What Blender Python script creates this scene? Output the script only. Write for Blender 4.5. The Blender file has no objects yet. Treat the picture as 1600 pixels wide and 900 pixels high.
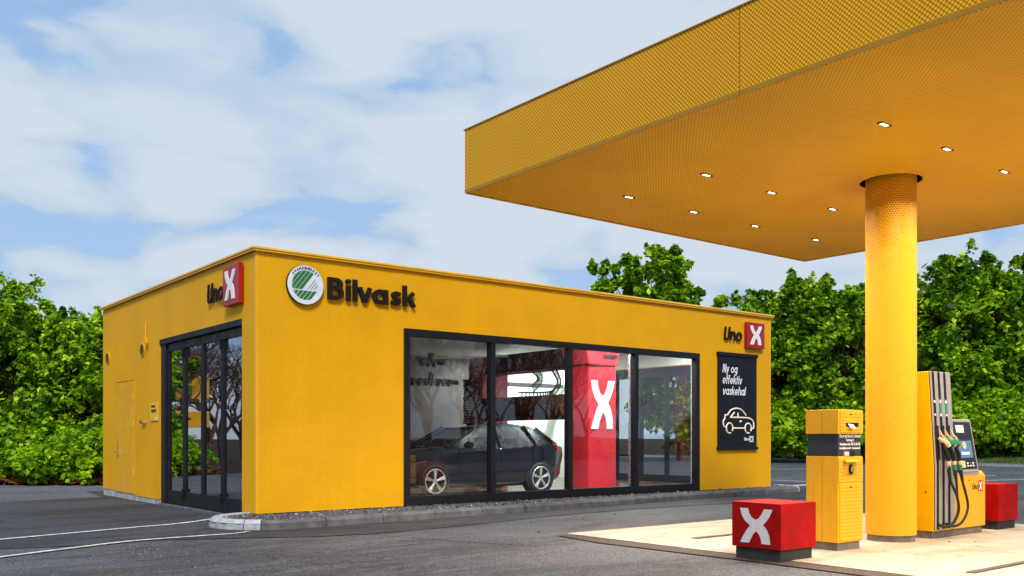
import bpy, bmesh, math, random
import numpy as np
from mathutils import Vector, Matrix
from mathutils.noise import noise as mnoise
R = math.radians
random.seed(7)
rng = np.random.default_rng(11)
scn = bpy.context.scene
col = scn.collection
# ------------------------------------------------------------------ camera
YAW = 51.69
cam = bpy.data.cameras.new('camera'); co = bpy.data.objects.new('camera', cam); col.objects.link(co)
co.location = (0, 0, 1.3); co.rotation_euler = (R(90), 0, R(YAW-90))
cam.lens = 36*1444/1600; cam.sensor_width = 36; cam.shift_y = .14625; cam.clip_end = 4000; cam.clip_start = .05
scn.camera = co
# ------------------------------------------------------------------ light
SUN_EL, SUN_AZ = 46.0, 236.0     # direction the light comes from, in the x-y plane
world = bpy.data.worlds.new('World'); scn.world = world; world.use_nodes = True
sun = bpy.data.lights.new('sun', 'SUN'); sun.energy = 2.8; sun.angle = R(14); sun.color = (1, .95, .87)
so = bpy.data.objects.new('sun', sun); col.objects.link(so)
dv = Vector((math.cos(R(SUN_AZ))*math.cos(R(SUN_EL)), math.sin(R(SUN_AZ))*math.cos(R(SUN_EL)), math.sin(R(SUN_EL))))
so.rotation_euler = dv.to_track_quat('Z', 'Y').to_euler()
scn.view_settings.view_transform = 'Standard'; scn.view_settings.look = 'None'
scn.view_settings.exposure = 0.22; scn.view_settings.gamma = 1.0
scn.view_settings.use_curve_mapping = False

class NT:
    """small helper for node trees"""
    def __init__(s, nt): s.nt = nt; s.n = nt.nodes; s.l = nt.links
    def new(s, t, **k):
        n = s.n.new(t)
        for a, b in k.items(): setattr(n, a, b)
        return n
    def put(s, sock, v):
        if hasattr(v, 'is_output') or isinstance(v, bpy.types.NodeSocket): s.l.new(v, sock)
        else: sock.default_value = v
    def math(s, op, a, b=None, c=None, clamp=False):
        n = s.new('ShaderNodeMath', operation=op, use_clamp=clamp)
        s.put(n.inputs[0], a)
        if b is not None: s.put(n.inputs[1], b)
        if c is not None: s.put(n.inputs[2], c)
        return n.outputs[0]
    def mix(s, f, a, b, mode='MIX'):
        n = s.new('ShaderNodeMix', data_type='RGBA', blend_type=mode)
        s.put(n.inputs[0], f)
        for i, v in ((6, a), (7, b)):
            if isinstance(v, (tuple, list)) and len(v) == 3: v = tuple(v)+(1,)
            s.put(n.inputs[i], v)
        return n.outputs[2]
    def ramp(s, f, lo, hi, a=0., b=1.):
        n = s.new('ShaderNodeMapRange'); n.interpolation_type = 'SMOOTHSTEP'
        s.put(n.inputs[0], f); n.inputs[1].default_value = lo; n.inputs[2].default_value = hi
        n.inputs[3].default_value = a; n.inputs[4].default_value = b
        return n.outputs[0]
    def noise(s, vec, scale, detail=3, rough=.5, dist=0.):
        n = s.new('ShaderNodeTexNoise'); n.inputs['Scale'].default_value = scale
        n.inputs['Detail'].default_value = detail; n.inputs['Roughness'].default_value = rough
        n.inputs['Distortion'].default_value = dist
        if vec is not None: s.l.new(vec, n.inputs['Vector'])
        return n.outputs[0]
    def mapping(s, vec, scale=(1, 1, 1), loc=(0, 0, 0), rot=(0, 0, 0)):
        n = s.new('ShaderNodeMapping'); n.inputs['Scale'].default_value = scale
        n.inputs['Location'].default_value = loc; n.inputs['Rotation'].default_value = rot
        s.l.new(vec, n.inputs[0]); return n.outputs[0]
    def xyz(s, vec):
        n = s.new('ShaderNodeSeparateXYZ'); s.l.new(vec, n.inputs[0]); return n.outputs
    def comb(s, x, y, z):
        n = s.new('ShaderNodeCombineXYZ')
        for i, v in enumerate((x, y, z)): s.put(n.inputs[i], v)
        return n.outputs[0]

CLOUD_OFF = (1.1, 5.2, 2.4)
def make_world():
    w = NT(world.node_tree); w.n.clear()
    out = w.new('ShaderNodeOutputWorld'); bg = w.new('ShaderNodeBackground')
    w.l.new(bg.outputs[0], out.inputs[0]); bg.inputs[1].default_value = .1
    sky = w.new('ShaderNodeTexSky', sky_type='NISHITA'); sky.sun_disc = False
    sky.sun_elevation = R(SUN_EL); sky.sun_rotation = R(90-SUN_AZ)
    sky.air_density = 1.0; sky.dust_density = .6; sky.ozone_density = 2.5
    tc = w.new('ShaderNodeTexCoord').outputs['Generated']
    x, y, z = w.xyz(tc)
    zz = w.math('ADD', w.math('MAXIMUM', z, 0.), .62)
    p = w.comb(w.math('DIVIDE', x, zz), w.math('DIVIDE', y, zz), w.math('MULTIPLY', z, 1.9))
    wn = w.new('ShaderNodeTexNoise'); wn.inputs['Scale'].default_value = 2.6; wn.inputs['Detail'].default_value = 4
    w.l.new(p, wn.inputs['Vector'])
    sh = w.new('ShaderNodeVectorMath', operation='MULTIPLY_ADD'); w.l.new(wn.outputs['Color'], sh.inputs[0]); sh.inputs[1].default_value = (.27, .27, .27); w.l.new(p, sh.inputs[2])
    pm = w.mapping(sh.outputs[0], (1, 1, 1.3), CLOUD_OFF)
    big = w.noise(pm, 2.2, 2, .5)
    fine = w.noise(pm, 6.0, 7, .6)
    vo = w.new('ShaderNodeTexVoronoi'); vo.inputs['Scale'].default_value = 4.6; w.l.new(pm, vo.inputs['Vector'])
    vs = w.new('ShaderNodeTexVoronoi'); vs.inputs['Scale'].default_value = 10.; w.l.new(pm, vs.inputs['Vector'])
    puff = w.math('SUBTRACT', 1., w.math('ADD', w.math('MULTIPLY', vo.outputs['Distance'], .75), w.math('MULTIPLY', vs.outputs['Distance'], .35)))
    dens = w.math('ADD', w.math('MULTIPLY', big, .62), w.math('ADD', w.math('MULTIPLY', puff, .30), w.math('MULTIPLY', w.math('SUBTRACT', fine, .12), .26)))
    mask = w.ramp(dens, .470, .515)
    veil = w.ramp(z, 0.0, .55, .85, .40)              # thin high haze that grows towards the horizon
    shade = w.math('ADD', w.math('MULTIPLY', dens, 1.5), w.math('MULTIPLY', w.noise(w.mapping(p, (1, 1, 1.), (9, 4, 2)), 2.2, 4, .5), .5))
    ccol = w.mix(w.ramp(shade, .95, 1.13), (4.25, 5.5, 6.8), (5.85, 6.4, 7.15))
    blue = w.mix(.55, w.mix(1., sky.outputs[0], (1.1, 1.1, 1.15), 'MULTIPLY'), (2.4, 4.7, 8.4))
    blue = w.mix(veil, blue, (3.5, 4.9, 6.9))
    w.l.new(w.mix(w.math('MULTIPLY', mask, .9), blue, ccol), bg.inputs[0])
make_world()

# ------------------------------------------------------------------ materials
MATS = {}
def mat(name, color, rough=.6, metal=0., spec=.5, noise_amt=.08, noise_scale=6., bump=0., bump_scale=80., coat=0., emit=None, emit_s=0.):
    if name in MATS: return MATS[name]
    m = bpy.data.materials.new(name); m.use_nodes = True; MATS[name] = m
    t = NT(m.node_tree); b = t.n['Principled BSDF']
    b.inputs['Roughness'].default_value = rough; b.inputs['Metallic'].default_value = metal
    b.inputs['Specular IOR Level'].default_value = spec; b.inputs['Coat Weight'].default_value = coat
    tc = t.new('ShaderNodeTexCoord').outputs['Object']
    n1 = t.noise(tc, noise_scale, 5, .6)
    dark = tuple(c*(1-noise_amt*2.2) for c in color); lite = tuple(min(1, c*(1+noise_amt)) for c in color)
    t.l.new(t.mix(t.ramp(n1, .3, .7), dark, lite), b.inputs['Base Color'])
    t.l.new(t.ramp(t.noise(tc, noise_scale*2.3, 3), .3, .7, max(.02, rough-.08), min(1, rough+.08)), b.inputs['Roughness'])
    if bump:
        bn = t.new('ShaderNodeBump'); bn.inputs['Strength'].default_value = bump; bn.inputs['Distance'].default_value = .01
        t.l.new(t.noise(tc, bump_scale, 4), bn.inputs['Height']); t.l.new(bn.outputs[0], b.inputs['Normal'])
    if emit: b.inputs['Emission Color'].default_value = (*emit, 1); b.inputs['Emission Strength'].default_value = emit_s
    return m

def hexdots(t, u, v, pu, pv, rad, soft=.25):
    """staggered round holes: 1 inside a hole"""
    res = None
    for off in (0., .5):
        a = t.math('SUBTRACT', t.math('FRACT', t.math('ADD', t.math('DIVIDE', u, pu), 100+off)), .5)
        b = t.math('SUBTRACT', t.math('FRACT', t.math('ADD', t.math('DIVIDE', v, pv), 100+off)), .5)
        a = t.math('MULTIPLY', a, pu); b = t.math('MULTIPLY', b, pv)
        d = t.math('SQRT', t.math('ADD', t.math('MULTIPLY', a, a), t.math('MULTIPLY', b, b)))
        res = d if res is None else t.math('MINIMUM', res, d)
    return t.ramp(res, rad*(1-soft), rad*(1+soft), 1., 0.)

def perforated(name, color, hole, kind, pu, pv, rad, rough=.45, amt=1., spec=.4, wear=.05):
    m = bpy.data.materials.new(name); m.use_nodes = True; MATS[name] = m
    t = NT(m.node_tree); b = t.n['Principled BSDF']
    tc = t.new('ShaderNodeTexCoord').outputs['Object']; x, y, z = t.xyz(tc)
    if kind == 'wall': u, v = t.math('ADD', x, y), z
    elif kind == 'soffit': u, v = x, y
    else: u, v = t.math('MULTIPLY', t.math('ARCTAN2', y, x), .30), z
    h = hexdots(t, u, v, pu, pv, rad)
    if kind == 'column':      # hole contrast painted out downwards, where bright light hides the holes
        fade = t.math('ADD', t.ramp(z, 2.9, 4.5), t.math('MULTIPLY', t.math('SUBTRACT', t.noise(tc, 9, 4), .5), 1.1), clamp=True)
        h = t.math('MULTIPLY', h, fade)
    if kind == 'soffit':
        sx_ = t.math('ABSOLUTE', t.math('SUBTRACT', t.math('FRACT', t.math('DIVIDE', x, 2.56)), .5)); sy_ = t.math('ABSOLUTE', t.math('SUBTRACT', t.math('FRACT', t.math('DIVIDE', y, 1.1)), .5))
        seam = t.math('MAXIMUM', t.math('GREATER_THAN', sx_, .4975), t.math('GREATER_THAN', sy_, .494))
        h = t.math('MAXIMUM', t.math('MULTIPLY', h, t.ramp(sy_, .483, .493, 1., .3)), t.math('MULTIPLY', seam, .55))
    big = t.noise(tc, .9, 4, .55)
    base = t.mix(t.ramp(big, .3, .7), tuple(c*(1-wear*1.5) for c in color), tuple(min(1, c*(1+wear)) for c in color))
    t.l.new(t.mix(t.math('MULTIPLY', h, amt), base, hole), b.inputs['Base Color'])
    b.inputs['Roughness'].default_value = rough; b.inputs['Specular IOR Level'].default_value = spec
    bn = t.new('ShaderNodeBump'); bn.invert = True; bn.inputs['Strength'].default_value = .25; bn.inputs['Distance'].default_value = .004
    t.l.new(h, bn.inputs['Height']); t.l.new(bn.outputs[0], b.inputs['Normal'])
    return m

YEL = (.80, .40, .006)
M_clad = perforated('yellow_cladding', (.86, .445, .003), (.50, .21, .002), 'wall', .040, .036, .0085, .6, 1., .2)
M_fascia = perforated('fascia_mesh', (.46, .19, .002), (.98, .52, .003), 'wall', .044, .046, .0115, .5, 1., .25)  # backlight painted in: sheet darkened, holes brightened
M_soffit = perforated('soffit_mesh', (1.0, .56, .020), (.56, .24, .004), 'soffit', .050, .046, .0120, .5, .8, .25)
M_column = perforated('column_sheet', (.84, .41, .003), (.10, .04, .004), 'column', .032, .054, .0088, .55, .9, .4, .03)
M_yel = mat('yellow_paint', YEL, .38, 0, .5, .03, 2.)
M_yel_gloss = mat('yellow_gloss', (.84, .46, .003), .24, 0, .5, .02, 1.5)
M_coping = mat('coping_yellow', (.86, .50, .05), .4, 0, .5, .04, 3)
M_frame = mat('black_frame', (.008, .009, .013), .5, 0, .25, .1, 3)
M_black = mat('black_plastic', (.007, .007, .009), .5, 0, .3, .1, 10)
M_blackm = mat('black_matt', (.03, .031, .036), .75, 0, .3, .1, 30, .2, 200)
M_letter = mat('dark_letter', (.014, .008, .007), .7, 0, .2, .1, 20)
M_red = mat('red_paint', (.33, .0012, .0006), .55, 0, .12, .12, 3, .1, 60)
M_redsign = mat('red_sign', (.36, .003, .005), .4, 0, .5, .04, 5)
M_white = mat('white_print', (.82, .82, .84), .45, 0, .4, .03, 8)
M_whitex = mat('white_panel', (.62, .58, .58), .5, 0, .4, .05, 8)
M_silver = mat('brushed_metal', (.46, .42, .40), .45, .45, .5, .02, 3)
M_steel = mat('steel', (.6, .6, .6), .25, 1., .5, .05, 20)
M_concrete_l = mat('light_kerb_concrete', (.42, .45, .47), .85, 0, .3, .12, 9, .5, 120)
M_concrete_d = mat('grey_kerb_concrete', (.125, .125, .135), .88, 0, .3, .18, 5, .5, 120)
M_plinth = mat('plinth_concrete', (.38, .40, .42), .85, 0, .3, .16, 4, .4, 80)
M_base = mat('dark_base', (.03, .026, .026), .6, 0, .3, .15, 8)
M_basem = mat('grey_base', (.20, .165, .13), .6, 0, .4, .15, 12)
M_inwall = mat('inner_white', (.78, .84, .78), .5, 0, .4, .04, 3)
M_infloor = mat('wet_floor', (.13, .075, .05), .18, 0, .5, .3, 2.5)
M_brush = mat('brown_bristles', (.10, .035, .022), .9, 0, .2, .3, 14, .6, 60)
M_rubber = mat('rubber', (.015, .014, .014), .65, 0, .4, .1, 20)
M_green = mat('green_plastic', (.02, .22, .09), .4, 0, .5, .06, 10)
M_beige = mat('beige_plastic', (.70, .52, .28), .4, 0, .5, .08, 12)
M_carpaint = mat('dark_blue_paint', (.014, .018, .03), .15, .2, .6, .1, 3, coat=1.)
M_carpaint2 = mat('silver_paint', (.45, .46, .48), .25, .5, .5, .05, 3, coat=1.)
M_rim = mat('alloy', (.72, .75, .74), .3, .6, .5, .05, 9)
M_tail = mat('tail_lamp', (.7, .02, .02), .2, 0, .5, .05, 9, emit=(1, .05, .04), emit_s=.6)
M_dglass = mat('dark_car_glass', (.012, .014, .017), .25, 0, .25, .05, 5)
M_swan = mat('leaf_green_print', (.02, .17, .05), .4, 0, .5, .04, 10)
M_disc = mat('pale_disc', (.70, .76, .84), .4, 0, .5, .03, 6)
M_lamp = mat('lamp_diffuser', (.9, .9, .85), .5, emit=(1, .93, .80), emit_s=5.)
M_tube = mat('tube_lamp', (.9, .9, .9), .5, emit=(.93, 1, .95), emit_s=7.)
M_screen = mat('blue_screen', (.05, .12, .22), .2, 0, .5, .2, 20, emit=(.10, .22, .36), emit_s=.45)
M_scr2 = mat('display_panel', (.55, .62, .5), .3, 0, .5, .1, 20, emit=(.6, .8, .55), emit_s=.3)
M_paint = mat('road_paint', (.72, .73, .74), .8, 0, .3, .22, 9, .3, 90)
M_outline_glow = mat('pale_outline_print', (.90, .80, .66), .5, 0, .4, .03, 9, emit=(1, .7, .45), emit_s=.12)  # printed lines given a faint glow, no lamp behind them
M_bark = mat('bark', (.045, .032, .024), .95, 0, .1, .3, 8, .8, 30)
M_bark2 = mat('bare_bark', (.13, .075, .055), .95, 0, .1, .3, 8, .8, 30)
M_soil = mat('soil', (.05, .035, .025), .95, 0, .1, .3, 5, .8, 30)

def glass_mat(name, tint, refl, base=.0):
    m = bpy.data.materials.new(name); m.use_nodes = True; t = NT(m.node_tree); t.n.clear()
    out = t.new('ShaderNodeOutputMaterial'); tr = t.new('ShaderNodeBsdfTransparent'); gl = t.new('ShaderNodeBsdfGlossy')
    tr.inputs[0].default_value = (*tint, 1); gl.inputs[0].default_value = (.95, .96, 1, 1); gl.inputs['Roughness'].default_value = .012
    lw = t.new('ShaderNodeLayerWeight'); lw.inputs[0].default_value = .5
    fr = t.math('ADD', t.math('MULTIPLY', t.math('POWER', lw.outputs['Facing'], 4.), .9), .055)
    tc = t.new('ShaderNodeTexCoord').outputs['Object']
    bn = t.new('ShaderNodeBump'); bn.inputs['Strength'].default_value = .05; bn.inputs['Distance'].default_value = .02
    t.l.new(t.noise(tc, .9, 2), bn.inputs['Height']); t.l.new(bn.outputs[0], gl.inputs['Normal'])
    mx = t.new('ShaderNodeMixShader')
    t.l.new(t.math('ADD', t.math('MULTIPLY', fr, refl), base, clamp=True), mx.inputs[0])
    t.l.new(tr.outputs[0], mx.inputs[1]); t.l.new(gl.outputs[0], mx.inputs[2]); t.l.new(mx.outputs[0], out.inputs[0])
    return m
M_glass = glass_mat('window_glass', (.93, .96, .96), .85, .0)
M_glassd = glass_mat('door_glass', (.38, .40, .43), 1.8, .10)

def asphalt(name, c, rough_patch=.25, streak=(1, 1, 1)):
    m = bpy.data.materials.new(name); m.use_nodes = True; MATS[name] = m
    t = NT(m.node_tree); b = t.n['Principled BSDF']; b.inputs['Roughness'].default_value = .82
    b.inputs['Specular IOR Level'].default_value = .35
    tc = t.new('ShaderNodeTexCoord').outputs['Object']
    big = t.noise(t.mapping(tc, (.16, .42, 1)), 1., 6, .6, .8)
    mid = t.noise(t.mapping(tc, (.7, 3.4, 1), rot=(0, 0, .12)), 1.2, 7, .7, .5)
    grit = t.noise(tc, 55., 3, .85); spot = t.noise(tc, 7., 5, .7)
    f = t.math('ADD', t.math('MULTIPLY', big, .45), t.math('ADD', t.math('MULTIPLY', mid, .38), t.math('MULTIPLY', spot, .17)))
    cc = t.mix(t.ramp(f, .43, .57), tuple(k*(1-rough_patch*1.7) for k in c), tuple(k*(1+rough_patch*1.7) for k in c))
    cc = t.mix(t.ramp(grit, .42, .60), t.mix(1., cc, (.42, .42, .42), 'MULTIPLY'), t.mix(1., cc, (2.0, 2.0, 2.04), 'MULTIPLY'))
    ed = t.new('ShaderNodeTexVoronoi'); ed.feature = 'DISTANCE_TO_EDGE'; ed.inputs['Scale'].default_value = .42
    wob = t.new('ShaderNodeVectorMath', operation='ADD'); nz = t.new('ShaderNodeTexNoise'); nz.inputs['Scale'].default_value = 2.2; nz.inputs['Detail'].default_value = 5; t.l.new(tc, nz.inputs['Vector'])
    t.l.new(tc, wob.inputs[0]); t.l.new(nz.outputs['Color'], wob.inputs[1]); t.l.new(wob.outputs[0], ed.inputs['Vector'])
    crack = t.math('MULTIPLY', t.ramp(ed.outputs[0], .002, .007, 1., 0.), t.ramp(t.noise(tc, .35, 2), .50, .62))
    cc = t.mix(t.math('MULTIPLY', crack, .75), cc, (.012, .012, .012))
    oil = t.math('MULTIPLY', t.ramp(t.noise(tc, 1.6, 3, .5, .6), .66, .74), .6); cc = t.mix(oil, cc, t.mix(1., cc, (.35, .33, .32), 'MULTIPLY'))
    vor = t.new('ShaderNodeTexVoronoi'); vor.inputs['Scale'].default_value = 26.; t.l.new(tc, vor.inputs['Vector'])
    chips = t.math('MULTIPLY', t.ramp(vor.outputs['Distance'], .09, .15, 1., 0.), t.ramp(t.noise(tc, 1.1, 2), .5, .66))
    cc = t.mix(t.math('MULTIPLY', chips, .7), cc, (.22, .22, .22))
    t.l.new(cc, b.inputs['Base Color'])
    t.l.new(t.ramp(mid, .3, .7, .65, .92), b.inputs['Roughness'])
    bn = t.new('ShaderNodeBump'); bn.inputs['Strength'].default_value = .55; bn.inputs['Distance'].default_value = .012
    t.l.new(t.math('ADD', grit, t.math('MULTIPLY', mid, .6)), bn.inputs['Height']); t.l.new(bn.outputs[0], b.inputs['Normal'])
    return m
M_asph = asphalt('asphalt_worn', (.070, .069, .076), .2)
M_asph_n = asphalt('asphalt_dark', (.041, .041, .047), .24)
M_asph_l = asphalt('asphalt_pale', (.105, .107, .118), .12)
M_asph_r = asphalt('asphalt_road', (.070, .073, .082), .15)
M_asph_b = asphalt('asphalt_seam', (.052, .040, .032), .2)

def concrete_pad():
    m = bpy.data.materials.new('pad_concrete'); m.use_nodes = True; t = NT(m.node_tree); b = t.n['Principled BSDF']
    tc = t.new('ShaderNodeTexCoord').outputs['Object']
    st = t.noise(t.mapping(tc, (.5, 1.8, 1), rot=(0, 0, .2)), 1.1, 6, .62, .8)
    fine = t.noise(tc, 30, 4, .7)
    cc = t.mix(t.ramp(st, .40, .66), (.43, .375, .30), (.30, .235, .16))
    cc = t.mix(t.ramp(t.noise(tc, 1.6, 6, .65, 1.2), .52, .72), cc, (.20, .14, .085))
    cc = t.mix(t.ramp(fine, .3, .7, 0, .35), cc, (.52, .47, .40))
    t.l.new(cc, b.inputs['Base Color']); b.inputs['Roughness'].default_value = .6
    bn = t.new('ShaderNodeBump'); bn.inputs['Strength'].default_value = .3; bn.inputs['Distance'].default_value = .006
    t.l.new(fine, bn.inputs['Height']); t.l.new(bn.outputs[0], b.inputs['Normal']); return m
M_pad = concrete_pad()

def leaf_mat(name, dark, mid, light, trans=.35):
    m = bpy.data.materials.new(name); m.use_nodes = True; t = NT(m.node_tree); b = t.n['Principled BSDF']
    g = t.new('ShaderNodeNewGeometry'); tc = t.new('ShaderNodeTexCoord').outputs['Object']
    r = g.outputs['Random Per Island']; cl = t.noise(tc, .9, 3)
    f = t.math('ADD', t.math('MULTIPLY', r, .6), t.math('MULTIPLY', t.ramp(cl, .3, .7), .4))
    cc = t.mix(t.ramp(f, .1, .55), dark, mid); cc = t.mix(t.ramp(f, .55, .95), cc, light)
    t.l.new(cc, b.inputs['Base Color']); b.inputs['Roughness'].default_value = .5; b.inputs['Specular IOR Level'].default_value = .25
    tl = t.new('ShaderNodeBsdfTranslucent'); t.l.new(t.mix(1., cc, (1.2, 1.3, .4), 'MULTIPLY'), tl.inputs[0])
    mx = t.new('ShaderNodeMixShader'); mx.inputs[0].default_value = trans
    t.l.new(b.outputs[0], mx.inputs[1]); t.l.new(tl.outputs[0], mx.inputs[2])
    t.l.new(mx.outputs[0], t.n['Material Output'].inputs[0]); return m
M_leaf = leaf_mat('green_leaves', (.016, .06, .002), (.17, .36, .004), (.62, .78, .012), .26)
M_leaf2 = leaf_mat('bush_leaves', (.05, .15, .003), (.28, .50, .006), (.66, .80, .016), .4)
M_grass = leaf_mat('grass_blades', (.05, .10, .02), (.10, .16, .04), (.17, .22, .07), .2)
M_dry = leaf_mat('dry_leaves', (.12, .05, .02), (.24, .11, .05), (.42, .24, .13), .15)
def gravel_mat():
    m = bpy.data.materials.new('gravel'); m.use_nodes = True; t = NT(m.node_tree); b = t.n['Principled BSDF']
    r = t.new('ShaderNodeNewGeometry').outputs['Random Per Island']
    cc = t.mix(r, (.025, .025, .032), (.13, .13, .15)); cc = t.mix(t.ramp(r, .95, .97), cc, (.4, .4, .42))
    t.l.new(cc, b.inputs['Base Color']); b.inputs['Roughness'].default_value = .7; return m
M_gravel = gravel_mat()

# ------------------------------------------------------------------ geometry helpers
class MB:
    def __init__(s): s.v = []; s.f = []
    def add(s, v, f):
        n = len(s.v); s.v += [tuple(p) for p in v]; s.f += [tuple(i+n for i in q) for q in f]; return s
    def box(s, x0, x1, y0, y1, z0, z1):
        return s.add([(x0,y0,z0),(x1,y0,z0),(x1,y1,z0),(x0,y1,z0),(x0,y0,z1),(x1,y0,z1),(x1,y1,z1),(x0,y1,z1)],
              [(0,3,2,1),(4,5,6,7),(0,1,5,4),(1,2,6,5),(2,3,7,6),(3,0,4,7)])
    def hexa(s, lo, hi):     # two 4-point loops
        return s.add(list(lo)+list(hi), [(0,3,2,1),(4,5,6,7),(0,1,5,4),(1,2,6,5),(2,3,7,6),(3,0,4,7)])
    def prism(s, pts, fn, d0, d1):      # 2d outline (ccw) -> fn(u, v, d)
        n = len(pts)
        v = [fn(u, w, d0) for u, w in pts]+[fn(u, w, d1) for u, w in pts]
        f = [tuple(range(n))[::-1], tuple(range(n, 2*n))]+[(i, (i+1) % n, n+(i+1) % n, n+i) for i in range(n)]
        return s.add(v, f)
    def tube(s, pts, r, n=8, caps=True, closed=False):
        P = [Vector(p) for p in pts]; rs = r if isinstance(r, (list, tuple)) else [r]*len(P)
        rings = []; prev = None; m = len(P)
        for i, p in enumerate(P):
            if closed: t = (P[(i+1) % m]-P[i-1]).normalized()
            else: t = (P[min(i+1, m-1)]-P[max(i-1, 0)]).normalized()
            if prev is None: a = t.orthogonal().normalized()
            else:
                a = prev-t*prev.dot(t); a = a.normalized() if a.length > 1e-6 else t.orthogonal().normalized()
            prev = a; b = t.cross(a)
            rings.append([tuple(p+(a*math.cos(2*math.pi*k/n)+b*math.sin(2*math.pi*k/n))*rs[i]) for k in range(n)])
        v = [q for rg in rings for q in rg]; f = []
        for i in range(m if closed else m-1):
            j = (i+1) % m
            for k in range(n): f.append((i*n+k, i*n+(k+1) % n, j*n+(k+1) % n, j*n+k))
        if caps and not closed: f.append(tuple(range(n))[::-1]); f.append(tuple((m-1)*n+k for k in range(n)))
        return s.add(v, f)
    def disc(s, c, axis, r, h, n=32):
        a = Vector(axis).normalized(); return s.tube([Vector(c), Vector(c)+a*h], r, n)
    def lathe(s, c, prof, n=32, caps=True):
        v = []; f = []
        for r, z in prof:
            for k in range(n): v.append((c[0]+r*math.cos(2*math.pi*k/n), c[1]+r*math.sin(2*math.pi*k/n), c[2]+z))
        for i in range(len(prof)-1):
            for k in range(n): f.append((i*n+k, i*n+(k+1) % n, (i+1)*n+(k+1) % n, (i+1)*n+k))
        if caps: f.append(tuple(range(n))[::-1]); f.append(tuple((len(prof)-1)*n+k for k in range(n)))
        return s.add(v, f)
OFF = {}
def tag(o, label=None, cat=None, group=None, kind=None):
    if label: o['label'] = label
    if cat: o['category'] = cat
    if group: o['group'] = group
    if kind: o['kind'] = kind
    return o
def empty(name, loc, label, cat, group=None):
    o = bpy.data.objects.new(name, None); col.objects.link(o); o.location = loc; o.empty_display_size = .2
    OFF[o] = Vector(loc); return tag(o, label, cat, group)
def build(mb, name, m, parent=None, bevel=0., smooth=False, label=None, loc=None, kind=None, ang=35):
    me = bpy.data.meshes.new(name)
    off = OFF[parent] if parent is not None else (Vector(loc) if loc is not None else Vector((0, 0, 0)))
    me.from_pydata([(p[0]-off[0], p[1]-off[1], p[2]-off[2]) for p in mb.v], [], mb.f); me.validate()
    me.materials.append(m)
    o = bpy.data.objects.new(name, me); col.objects.link(o)
    if parent is not None: o.parent = parent
    else: o.location = off
    OFF[o] = off
    if bevel:
        b = o.modifiers.new('bevel', 'BEVEL'); b.width = bevel; b.segments = 2; b.limit_method = 'ANGLE'; b.angle_limit = R(40)
        b.harden_normals = False
    if smooth:
        me.shade_smooth()
        es = o.modifiers.new('split', 'EDGE_SPLIT'); es.split_angle = R(ang)
    tag(o, label, kind=kind)
    return o
def children(o): return [c for c in col.objects if c.parent == o]
def copy_tree(o, kids, parent=None):
    c = o.copy(); col.objects.link(c)
    if parent is not None: c.parent = parent
    for ch in kids.get(o, []): copy_tree(ch, kids, c)
    return c
def kidmap():
    k = {}
    for o in col.objects:
        if o.parent: k.setdefault(o.parent, []).append(o)
    return k
# frames for flat things: front face (normal -Y) and side face (normal -X)
def fr_front(x, y, z): return lambda u, v, d: (x+u, y-d, z+v)
def fr_side(x, y, z): return lambda u, v, d: (x-d, y-u, z+v)      # u runs to the right as seen from outside (-X)
def fr_back(x, y, z): return lambda u, v, d: (x-u, y+d, z+v)      # seen from +Y
def text_mb(txt, size, fn, d0, d1, bold=0., sx=1., shear=0., align='LEFT', spacing=1.):
    """returns (MB, width): letters as solid extrusions placed with fn(u,v,d)"""
    cu = bpy.data.curves.new('txt', 'FONT'); cu.body = txt; cu.size = size; cu.extrude = abs(d1-d0)/2; cu.offset = bold
    cu.resolution_u = 3; cu.shear = shear; cu.align_x = align; cu.space_character = spacing
    ob = bpy.data.objects.new('txt', cu); col.objects.link(ob)
    dg = bpy.context.evaluated_depsgraph_get(); me = bpy.data.meshes.new_from_object(ob.evaluated_get(dg))
    mid = (d0+d1)/2; mb = MB()
    mb.v = [fn(v.co.x*sx, v.co.y, mid+v.co.z) for v in me.vertices]; mb.f = [tuple(p.vertices) for p in me.polygons]
    us = [v.co.x*sx for v in me.vertices]
    col.objects.unlink(ob); bpy.data.objects.remove(ob); bpy.data.meshes.remove(me); bpy.data.curves.remove(cu)
    return mb, (min(us), max(us))
def letters(txt, size, fn, d0, d1, m, parent, bold=0., sx=1., shear=0., gap=.04, name='letter'):
    """each letter a part of its own; returns the total width"""
    u = 0
    for ch in txt:
        if ch == ' ': u += size*.3*sx; continue
        mb, (a, b) = text_mb(ch, size, lambda p, q, d: fn(u-a+p, q, d) if False else (p, q, d), d0, d1, bold, sx, shear)
        mb.v = [fn(u-a+p, q, d) for p, q, d in mb.v]
        build(mb, name, m, parent); u += b-a+gap*size
    return u
def _arc(cx, cy, rx, ry, a0, a1, n=14): return [(cx+rx*math.cos(R(a0+(a1-a0)*k/n)), cy+ry*math.sin(R(a0+(a1-a0)*k/n))) for k in range(n+1)]
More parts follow.
